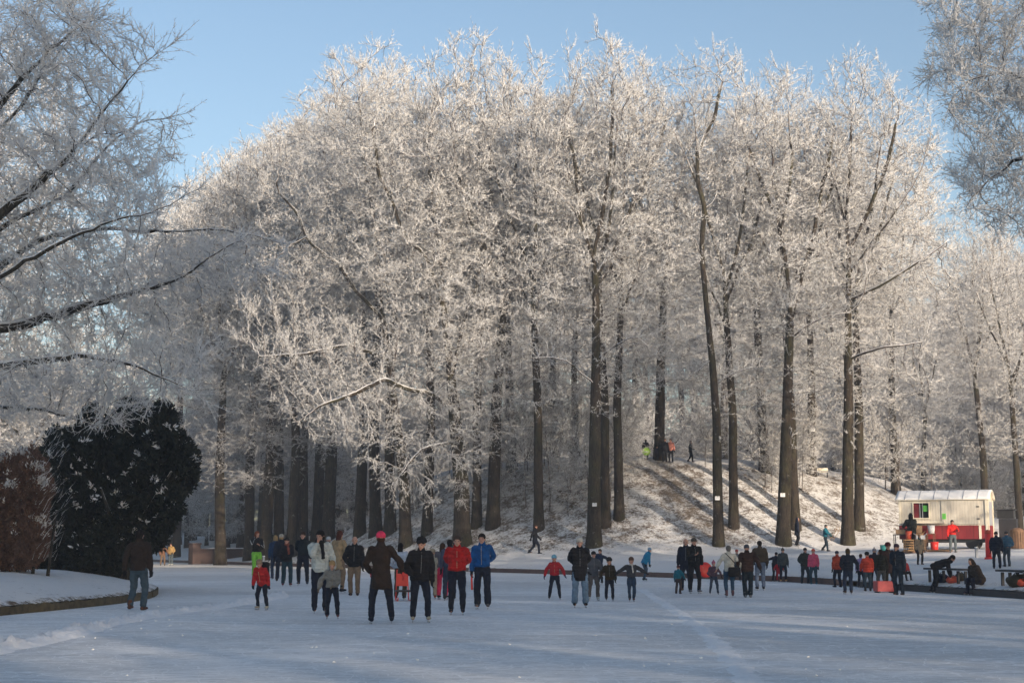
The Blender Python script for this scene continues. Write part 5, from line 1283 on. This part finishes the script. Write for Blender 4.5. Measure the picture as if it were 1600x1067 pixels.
person('skater in navy leaning with one arm stretched to the right', 937, 912, 859, -30, jacket=((.014, .025, .055), 'mid', .004), pants=(DKNAVY, 0), head=('hair', HBRN), arms=('down', 'spread'), tilt=12, lean=14, feet=((-.10, 0, 0), (.08, 0, 0)), hfac=.97)
person('child in a dark brown coat left of the girl with spread arms', 952, 939, 876, 0, jacket=((.035, .026, .014), 'mid', .014), pants=(DKNAVY, .004), head=('fur', BLACK), foot=('skate', (.035, .03, .03)), arms=('out', 'down'), **K)
person('girl in a dark jacket and white scarf gliding with both arms spread', 987, 940, 874, 0, jacket=((.045, .045, .05), 'short', .012), pants=((.025, .045, .08), .002), head=('beanie', (.10, .05, .03), HBRN), foot=('skate', (.13, .06, .06)), arms=('spread', 'spread'), scarf=(.6, .55, .5), feet=((-.045, 0, 0), (.045, -.03, 0)), **K)
person('child in a turquoise blue hooded jacket bending forward', 1007, 907, 857, 60, jacket=((.015, .20, .38), 'mid', .012), pants=(JEANS, .002), head=('beanie', (.20, .33, .45)), foot=('skate', BLACK), arms=('low', 'low'), lean=24, hfac=.95, feet=((-.06, -.02, 0), (.07, .05, 0)))
person('toddler in a teal and white jacket at the feet of two tall skaters', 1060, 927, 884, 150, jacket=((.012, .14, .19), 'short', .02), pants=((.06, .045, .045), .01), head=('beanie', (.07, .015, .015)), foot=('shoe', DKBROWN), arms=('out', 'down'), stripe=(.5, .5, .5), **K)
person('tall bald man in black on the left of a close pair', 1072, 922, 841, -10, jacket=(DKNAVY, 'mid', .008), pants=(DKNAVY, 0), head=('bald', HBRN), foot=('shoe', BLACK), arms=('down', 'back'))
A5 = person('man in a cap and black coat holding a round red sledge', 1085, 927, 842, 12, jacket=((.012, .013, .014), 'mid', .010), pants=(BLACK, 0), head=('beanie', (.09, .075, .06)), foot=('skate', GREY), arms=('chest', 'down'), gloves=None)
person('little girl in a pink hat, patchwork jacket and jeans', 1116, 929, 880, 0, jacket=((.10, .055, .075), 'short', .018), pants=((.035, .05, .08), .0), head=('bobble', (.42, .12, .18)), foot=('skate', DKNAVY), arms=('pocket', 'out'), feet=((-.13, 0, 0), (.12, 0, 0)), **K)
A6 = person('woman in a white jumper and jeans seen from behind with a black shoulder bag', 1140, 933, 854, 180, jacket=((.50, .48, .42), 'mid', .006), pants=((.025, .06, .11), -.002), head=('hair', (.12, .11, .10)), foot=('skate', (.11, .06, .07)), arms=('out', 'out'), gloves=None, feet=((-.065, 0, 0), (.06, .02, 0)))
person('child in a red hat behind the woman in the white jumper', 1152, 908, 860, 0, jacket=(GREY, 'mid', .01), pants=(DKNAVY, 0), head=('beanie', (.40, .05, .04)), arms=('down', 'down'))
person('broad man in a dark brown jacket and blue cap seen from behind', 1169, 933, 850, 175, jacket=((.035, .018, .014), 'mid', .020), pants=((.012, .022, .032), .008), head=('beanie', (.06, .07, .09)), foot=('shoe', GREY), arms=('out', 'pocket'), feet=((-.045, 0, 0), (.05, 0, 0)))
person('man in an olive brown jacket and light jeans seen from behind', 1189, 922, 847, 185, jacket=((.05, .038, .026), 'short', .014), pants=((.09, .12, .18), .004), head=('hair', HBLK), foot=('skate', BLACK), arms=('down', 'pocket'), nod=20)
person('child in black stretching an arm towards a taller friend', 1211, 908, 863, 20, jacket=(DKNAVY, 'short', .01), pants=(BLACK, 0), head=('beanie', BLACK), arms=('spread', 'spread'), feet=((-.08, 0, 0), (.08, .05, 0)), nod=25, lean=16)
person('child in a grey green coat and bobble hat', 1224, 907, 858, 0, jacket=((.045, .055, .06), 'mid', .012), pants=(DKNAVY, 0), head=('bobble', (.09, .08, .07)), foot=('skate', (.5, .28, .12)), arms=('down', 'down'))
person('toddler in a red snowsuit between the two children', 1217, 908, 878, 0, jacket=((.45, .03, .04), 'mid', .02), pants=((.45, .03, .04), .012), head=('hood', (.40, .03, .04)), arms=('out', 'out'), **K)
person('walker in dark navy half hidden behind the thick mossy trunk', 1246, 852, 808, 90, z='land', jacket=(DKNAVY, 'long', .006), pants=(BLACK, 0), head=('hood', DKNAVY), foot=('shoe', BLACK), arms=('down', 'down'))
person('person in a dark olive jacket and dark hat beside the one in pink', 1258, 910, 855, 10, jacket=((.028, .034, .030), 'mid', .012), pants=((.022, .032, .042), .002), head=('beanie', BLACK), arms=('pocket', 'down'), foot=('shoe', BLACK))
person('woman in a pink jacket and orange hat', 1272, 911, 857, -30, jacket=((.62, .09, .16), 'mid', .006), pants=((.03, .06, .08), 0), head=('beanie', (.60, .11, .07)), foot=('shoe', TEAL), arms=('down', 'down'))
A7 = person('person in a teal jacket walking on the bank carrying a sledge', 1290, 861, 819, 60, z='land', jacket=(TEAL, 'short', .008), pants=((.02, .035, .05), 0), head=('hair', HBLK), foot=('shoe', BLACK), arms=('fwd', 'reach'), feet=((-.05, -.10, 0), (.06, .14, .03)))
person('child in an orange red jacket and dark hat at the left of the crowd', 1310, 917, 860, 200, jacket=((.40, .055, .025), 'mid', .014), pants=(DKNAVY, 0), head=('beanie', (.02, .03, .06)), foot=('shoe', BLACK), arms=('down', 'down'))
person('boy with brown curly hair and a dark navy jacket standing before the crowd', 1326, 928, 859, 185, jacket=((.014, .018, .030), 'mid', .018), pants=(DJEANS, .006), head=('bob', (.07, .045, .02)), foot=('skate', (.05, .025, .02)), arms=('out', 'pocket'))
person('child in lilac standing behind the one in the orange jacket', 1346, 917, 867, 150, jacket=((.30, .24, .42), 'mid', .010), pants=(DKNAVY, 0), head=('hair', HBRN), arms=('down', 'down'))
person('child in an orange jacket and black fur hat facing away', 1356, 923, 863, 180, jacket=((.50, .055, .030), 'mid', .012), pants=((.03, .05, .07), .004), head=('fur', BLACK), foot=('shoe', DKBROWN), arms=('down', 'low'))
person('person in a dark plum jacket and pale hat in the crowd', 1367, 919, 858, 160, jacket=((.03, .018, .028), 'mid', .010), pants=(DKNAVY, 0), head=('bobble', (.30, .28, .30)), arms=('down', 'down'))
person('person in a dark green brown jacket and grey trousers in the crowd', 1378, 922, 858, 185, jacket=((.022, .022, .016), 'mid', .012), pants=((.08, .08, .075), .004), head=('hair', HBRN), arms=('down', 'pocket'), foot=('shoe', BLACK))
person('woman in a dark red cap and plaid coat in the crowd', 1389, 921, 848, 10, jacket=((.060, .030, .026), 'long', .006), pants=(OLIVE, 0), head=('fur', (.10, .012, .012)), arms=('down', 'low'), foot=('shoe', BLACK))
person('tall man in dark blue standing beside the red sledge box', 1404, 929, 849, -40, jacket=((.010, .018, .030), 'mid', .010), pants=((.010, .020, .034), .006), head=('beanie', (.03, .015, .03)), foot=('shoe', BLACK), arms=('chest', 'down'))
bpos = shore_item(1421, 921, 0.45)
person('child in a red, white and blue striped jacket sitting on the shore', 1421, 912, 872, 20, pos=bpos, jacket=((.42, .05, .05), 'mid', .012), pants=(BLACK, 0), head=('hair', HBRN), foot=('shoe', BLACK), arms=('knee', 'knee'), hip=.27, feet=((-.08, -.24, 0), (.08, -.26, 0)), stripe=(.6, .6, .65), lean=12, hfac=.76)
bp = shore_item(1463, 926, .0); bp.z = 0.0
person('skater in black bending right over to the bench lacing a boot', 1463, 925, 876, 75, pos=bp, jacket=(BLACK, 'short', .008), pants=(BLACK, 0), head=('longhair', HBLK), foot=('skate', BLACK), arms=('reach', 'reach'), lean=68, hfac=.66, feet=((-.06, .02, 0), (.06, .08, 0)), nod=20, gloves=None)
bp2 = inland(1518, 930, .25); bp2.z = 0.0
person('person in a bulky brown and blue coat sitting hunched on the shore bench', 1516, 930, 872, -70, pos=bp2, jacket=((.045, .032, .024), 'mid', .026), pants=((.014, .016, .03), 0), head=('hood', (.035, .026, .022)), foot=('skate', (.03, .03, .05)), arms=('knee', 'knee'), hip=.27, feet=((-.07, -.20, 0), (.07, -.16, 0)), lean=28, nod=25, hfac=.72)
person('man in a bright red jacket and jeans standing before the wagon', 1489, 863, 812, 0, z='land', jacket=((.66, .025, .02), 'short', .008), pants=((.09, .11, .12), 0), head=('hair', HBLK), foot=('shoe', GREY), arms=('down', 'fwd'), feet=((-.08, 0, 0), (.08, 0, 0)))
pk = wpt(-3.92, -0.95)
person('person in dark green black at the open hatch of the wagon', 1443, 846, 801, 190, pos=pk, jacket=((.020, .026, .022), 'mid', .016), pants=(BLACK, 0), head=('hood', BLACK), foot=('shoe', BLACK), arms=('chest', 'fwd'), hfac=1.0)
person('girl in a beige and teal coat walking before the crates', 1437, 882, 834, 10, z='land', jacket=((.26, .20, .14), 'long', .004), pants=(BLACK, 0), head=('hair', (.28, .18, .10)), foot=('shoe', BLACK), arms=('down', 'down'), scarf=(.02, .09, .10))
A8 = person('stout man in a black coat beside the red tube', 1558, 888, 830, 160, z='land', jacket=(DKNAVY, 'mid', .024), pants=(DKNAVY, .004), head=('beanie', BLACK), foot=('shoe', BLACK), arms=('down', 'down'))
person('man in a blue waistcoat and jeans right of the stout man in black', 1575, 885, 830, 190, z='land', jacket=((.03, .085, .15), 'short', .016), pants=((.035, .055, .08), .004), head=('beanie', (.03, .03, .035)), foot=('shoe', BLACK), arms=('pocket', 'pocket'))
A9 = person('person in black holding a lime green round sledge on top of the mound', 1009, 719, 686, 160, z='land', jacket=(BLACK, 'mid', 0), pants=(DKNAVY, 0), head=('hair', HBLK), foot=('shoe', BLACK), arms=('down', 'low'))
person('dark crouching person between the sledge holder and the pair on the mound', 1026, 720, 697, 30, z='land', jacket=((.02, .016, .03), 'mid', .01), pants=(BLACK, 0), head=('hair', HBLK), foot=('shoe', BLACK), arms=('down', 'down'), kid=True)
person('person in black left of the pink clad one on the mound', 1039, 722, 685, 10, z='land', jacket=(BLACK, 'mid', .008), pants=(BLACK, 0), head=('hair', HBRN), foot=('shoe', BLACK), arms=('pocket', 'down'))
person('person in a salmon pink jacket on top of the mound', 1049, 722, 685, -20, z='land', jacket=((.50, .20, .16), 'mid', .0), pants=(BLACK, 0), head=('hair', HBLK), foot=('shoe', BLACK), arms=('down', 'down'))
person('person in grey and black walking alone on the right of the mound top', 1079, 722, 688, 80, z='land', jacket=((.035, .045, .055), 'mid', .0), pants=(BLACK, 0), head=('hair', HBRN), foot=('shoe', BLACK), arms=('front', 'down'), feet=((-.05, -.10, 0), (.06, .12, .02)))

# ---- bake the voxel skins, join bare hands to their bodies
ftex = bpy.data.textures.new('fold_noise', 'CLOUDS'); ftex.noise_scale = 0.13; ftex.noise_depth = 2
for o, v, h in BAKE:
    m = o.modifiers.new('r', 'REMESH'); m.mode = 'VOXEL'; m.voxel_size = v; m.use_smooth_shade = True
    s = o.modifiers.new('s', 'SMOOTH'); s.factor = 0.5; s.iterations = 2
    if o.name.split('.')[0] in ('jacket', 'trousers', 'coat', 'scarf'):
        d = o.modifiers.new('d', 'DISPLACE'); d.texture = ftex; d.texture_coords = 'GLOBAL'; d.strength = 0.036 if o.name.startswith('trousers') else 0.05; d.mid_level = 0.5
bpy.context.view_layer.update(); dg = bpy.context.evaluated_depsgraph_get(); new = []
for o, v, h in BAKE: new.append(bpy.data.meshes.new_from_object(o.evaluated_get(dg), depsgraph=dg))
for (o, v, h), me in zip(BAKE, new):
    o.modifiers.clear(); old = o.data; mats = list(old.materials)
    if h:
        bm = bmesh.new(); bm.from_mesh(me); tmp = h.mesh('hands', True); bm.from_mesh(tmp); bm.to_mesh(me); bm.free(); bpy.data.meshes.remove(tmp)
    if not me.materials:
        for q in mats: me.materials.append(q)
    me.polygons.foreach_set('use_smooth', [True] * len(me.polygons)); o.data = me
print('people', len(BAKE), sum(len(m.polygons) for m in new))

# ---- things carried or standing by people
def frame_sledge(loc, rz, label, parts, tiltm=None, s=1.0):
    e = empty('wooden_sledge', loc, rz); tag(e, label, 'sledge'); e.scale = (s, s, s)
    if tiltm: e.rotation_euler = tiltm
    for y in (-.16, .16):
        G = Geo(); G.loft([(-.5, y, .0), (0, y, -.01), (.42, y, .0), (.55, y, .10), (.52, y, .2)], [.014] * 5, 6, Vector((0, 1, 0))); G.build('runner', M[parts], e, True)
    G = Geo()
    for k in range(5): G.box((-.35 + k * .17, 0, .2), (.05, .4, .018))
    for x in (-.35, .3):
        for y in (-.16, .16): G.box((x, y, .1), (.02, .02, .2))
    G.build('seat', M['wood'], e)
frame_sledge(A7['wri'][0] + Vector((.25, -.1, -.05)), 0, 'wooden sledge carried by the walker in teal', 'wood', (R(10), R(-55), R(15)), 0.9)
def disc(loc, r, mat, label, rot):
    e = empty('round_sledge', loc); e.rotation_euler = rot; tag(e, label, 'sledge')
    G = Geo(); n = 24
    prof = [(0.0, .03), (r * .6, .035), (r * .85, .01), (r, -.03), (r * 1.02, -.045), (r * .98, -.05), (r * .83, -.01), (r * .6, .012), (0.0, .008)]
    for q, z in prof:
        for j in range(n): w = 2 * math.pi * j / n; G.v.append(Vector((q * math.cos(w), q * math.sin(w), z)))
    for i in range(len(prof) - 1):
        for j in range(n): G.f.append([i * n + j, i * n + (j + 1) % n, (i + 1) * n + (j + 1) % n, (i + 1) * n + j])
    G.build('dish', mat, e, True); G = Geo()
    for s in (-1, 1): G.loft([(s * r * .9, -.08, -.04), (s * r * .95, -.05, -.10), (s * r * .95, .05, -.10), (s * r * .9, .08, -.04)], [.012] * 4, 6)
    G.build('handle', mat, e, True)
disc(A5['wri'][1] + Vector((.12, -.02, -.12)), .25, M['redplastic'], 'round red sledge held by the man in the cap and black coat', (R(80), 0, R(18)))
M['lime'] = mat_plain('lime_plastic', (.28, .55, .03), .4, .1, 4)
disc(A9['P'] + Vector((.02, -.32, .62)), .30, M['lime'], 'lime green round sledge held on top of the mound', (R(84), 0, 0))
e = empty('baton', A4['wri'][0] + Vector((0, -.02, -.10))); tag(e, 'red stick in the hand of the man in the blue track jacket', 'stick')
G = Geo(); G.loft([(0, 0, .08), (0, -.02, -.1), (.01, -.04, -.32)], [.022, .022, .026], 8); G.build('shaft', M['redplastic'], e, True); G = Geo(); G.loft([(0, 0, .09), (0, 0, .03)], [.026, .026], 8); G.build('grip', M['iron'], e, True)
# shoulder bag and backpack
e = empty('shoulder_bag', A6['P'] + Vector((.12, -.24, A6['H'] * .50))); tag(e, 'black shoulder bag hanging behind the woman in the white jumper', 'bag')
G = Geo(); G.box((0, 0, 0), (.36, .12, .28)); G.build('pouch', cloth(BLACK), e, True, bevel=.04); G = Geo(); G.box((0, -.065, .03), (.34, .02, .18)); G.build('flap', cloth(BLACK), e, bevel=.02)
G = Geo(); G.loft([(.12, .0, .12), (.02, .03, .26), (-.14, .05, .44), (-.25, .14, .56)], [.013] * 4, 6); G.build('strap', cloth(BLACK), e, True)
e = empty('backpack', C1['back'] + Vector((0, .0, .04))); e.rotation_euler.z = C1['rot']; tag(e, 'black backpack worn by the small child in the red jacket', 'backpack')
G = Geo(); G.box((0, .03, 0), (.24, .14, .34)); G.build('bag_body', cloth(BLACK), e, True, bevel=.05); G = Geo(); G.box((0, .11, -.05), (.17, .05, .16)); G.build('pocket', cloth(BLACK), e, True, bevel=.02)
# red pushing sled by the pale blue child, red sledge box on the ice
def box_sled(p, rz, w, l, h, mat, label):
    e = empty('sledge', p, rz); tag(e, label, 'sledge'); G = Geo(); t = .025
    G.box((0, 0, h * .5), (w, t, h * .8)); G.box((0, l, h * .5), (w, t, h * .8)); G.box((-w / 2, l / 2, h * .5), (t, l, h * .8 - .01)); G.box((w / 2, l / 2, h * .5), (t, l, h * .8 - .01)); G.box((0, l / 2, h * .14), (w - .03, l - .03, t)); G.build('tub', mat, e, bevel=.008)
    for x in (-w * .4, w * .4):
        G = Geo(); G.box((x, l / 2, .03), (.04, l * 1.15, .06)); G.build('runner', M['iron'], e)
    return e
box_sled(on_z(1386, 926), R(3), .60, .5, .42, mat_plain('faded_red_plastic', (.42, .06, .06), .6, .25, 4), 'faded red box sledge on the ice in front of the crowd')
q = on_z(630, 939); e = empty('push_sledge', q, R(10)); tag(e, 'red framed push sledge with dark seat beside the child in pale blue', 'sledge')
for x in (-.18, .18):
    G = Geo(); G.loft([(x, -.35, .1), (x, -.28, .03), (x, .4, .03)], [.016] * 3, 6); G.loft([(x, .3, .03), (x * .9, .32, .45), (x * .8, .34, .85)], [.016] * 3, 6); G.build('runner', M['redplastic'], e, True)
G = Geo(); G.box((0, .05, .28), (.42, .5, .05)); G.build('seat', M['iron'], e, bevel=.01); G = Geo(); G.box((0, .30, .58), (.34, .03, .34)); G.build('backrest', M['redplastic'], e, bevel=.01)

# ================================================================== cold haze
hz = Geo(); hz.box((0, 100, 19), (420, 360, 42))
hm, hnt, hb = new_mat('haze'); hnt.nodes.remove(hb)
vp = hnt.nodes.new('ShaderNodeVolumePrincipled'); vp.inputs['Color'].default_value = (0.82, 0.88, 1.0, 1); vp.inputs['Density'].default_value = 0.0009
vp.inputs['Anisotropy'].default_value = 0.0
hnt.links.new(vp.outputs[0], hnt.nodes['Material Output'].inputs['Volume'])
hz = hz.build('haze', hm); tag(hz, 'cold blue haze between the far trees', 'haze', kind='stuff')
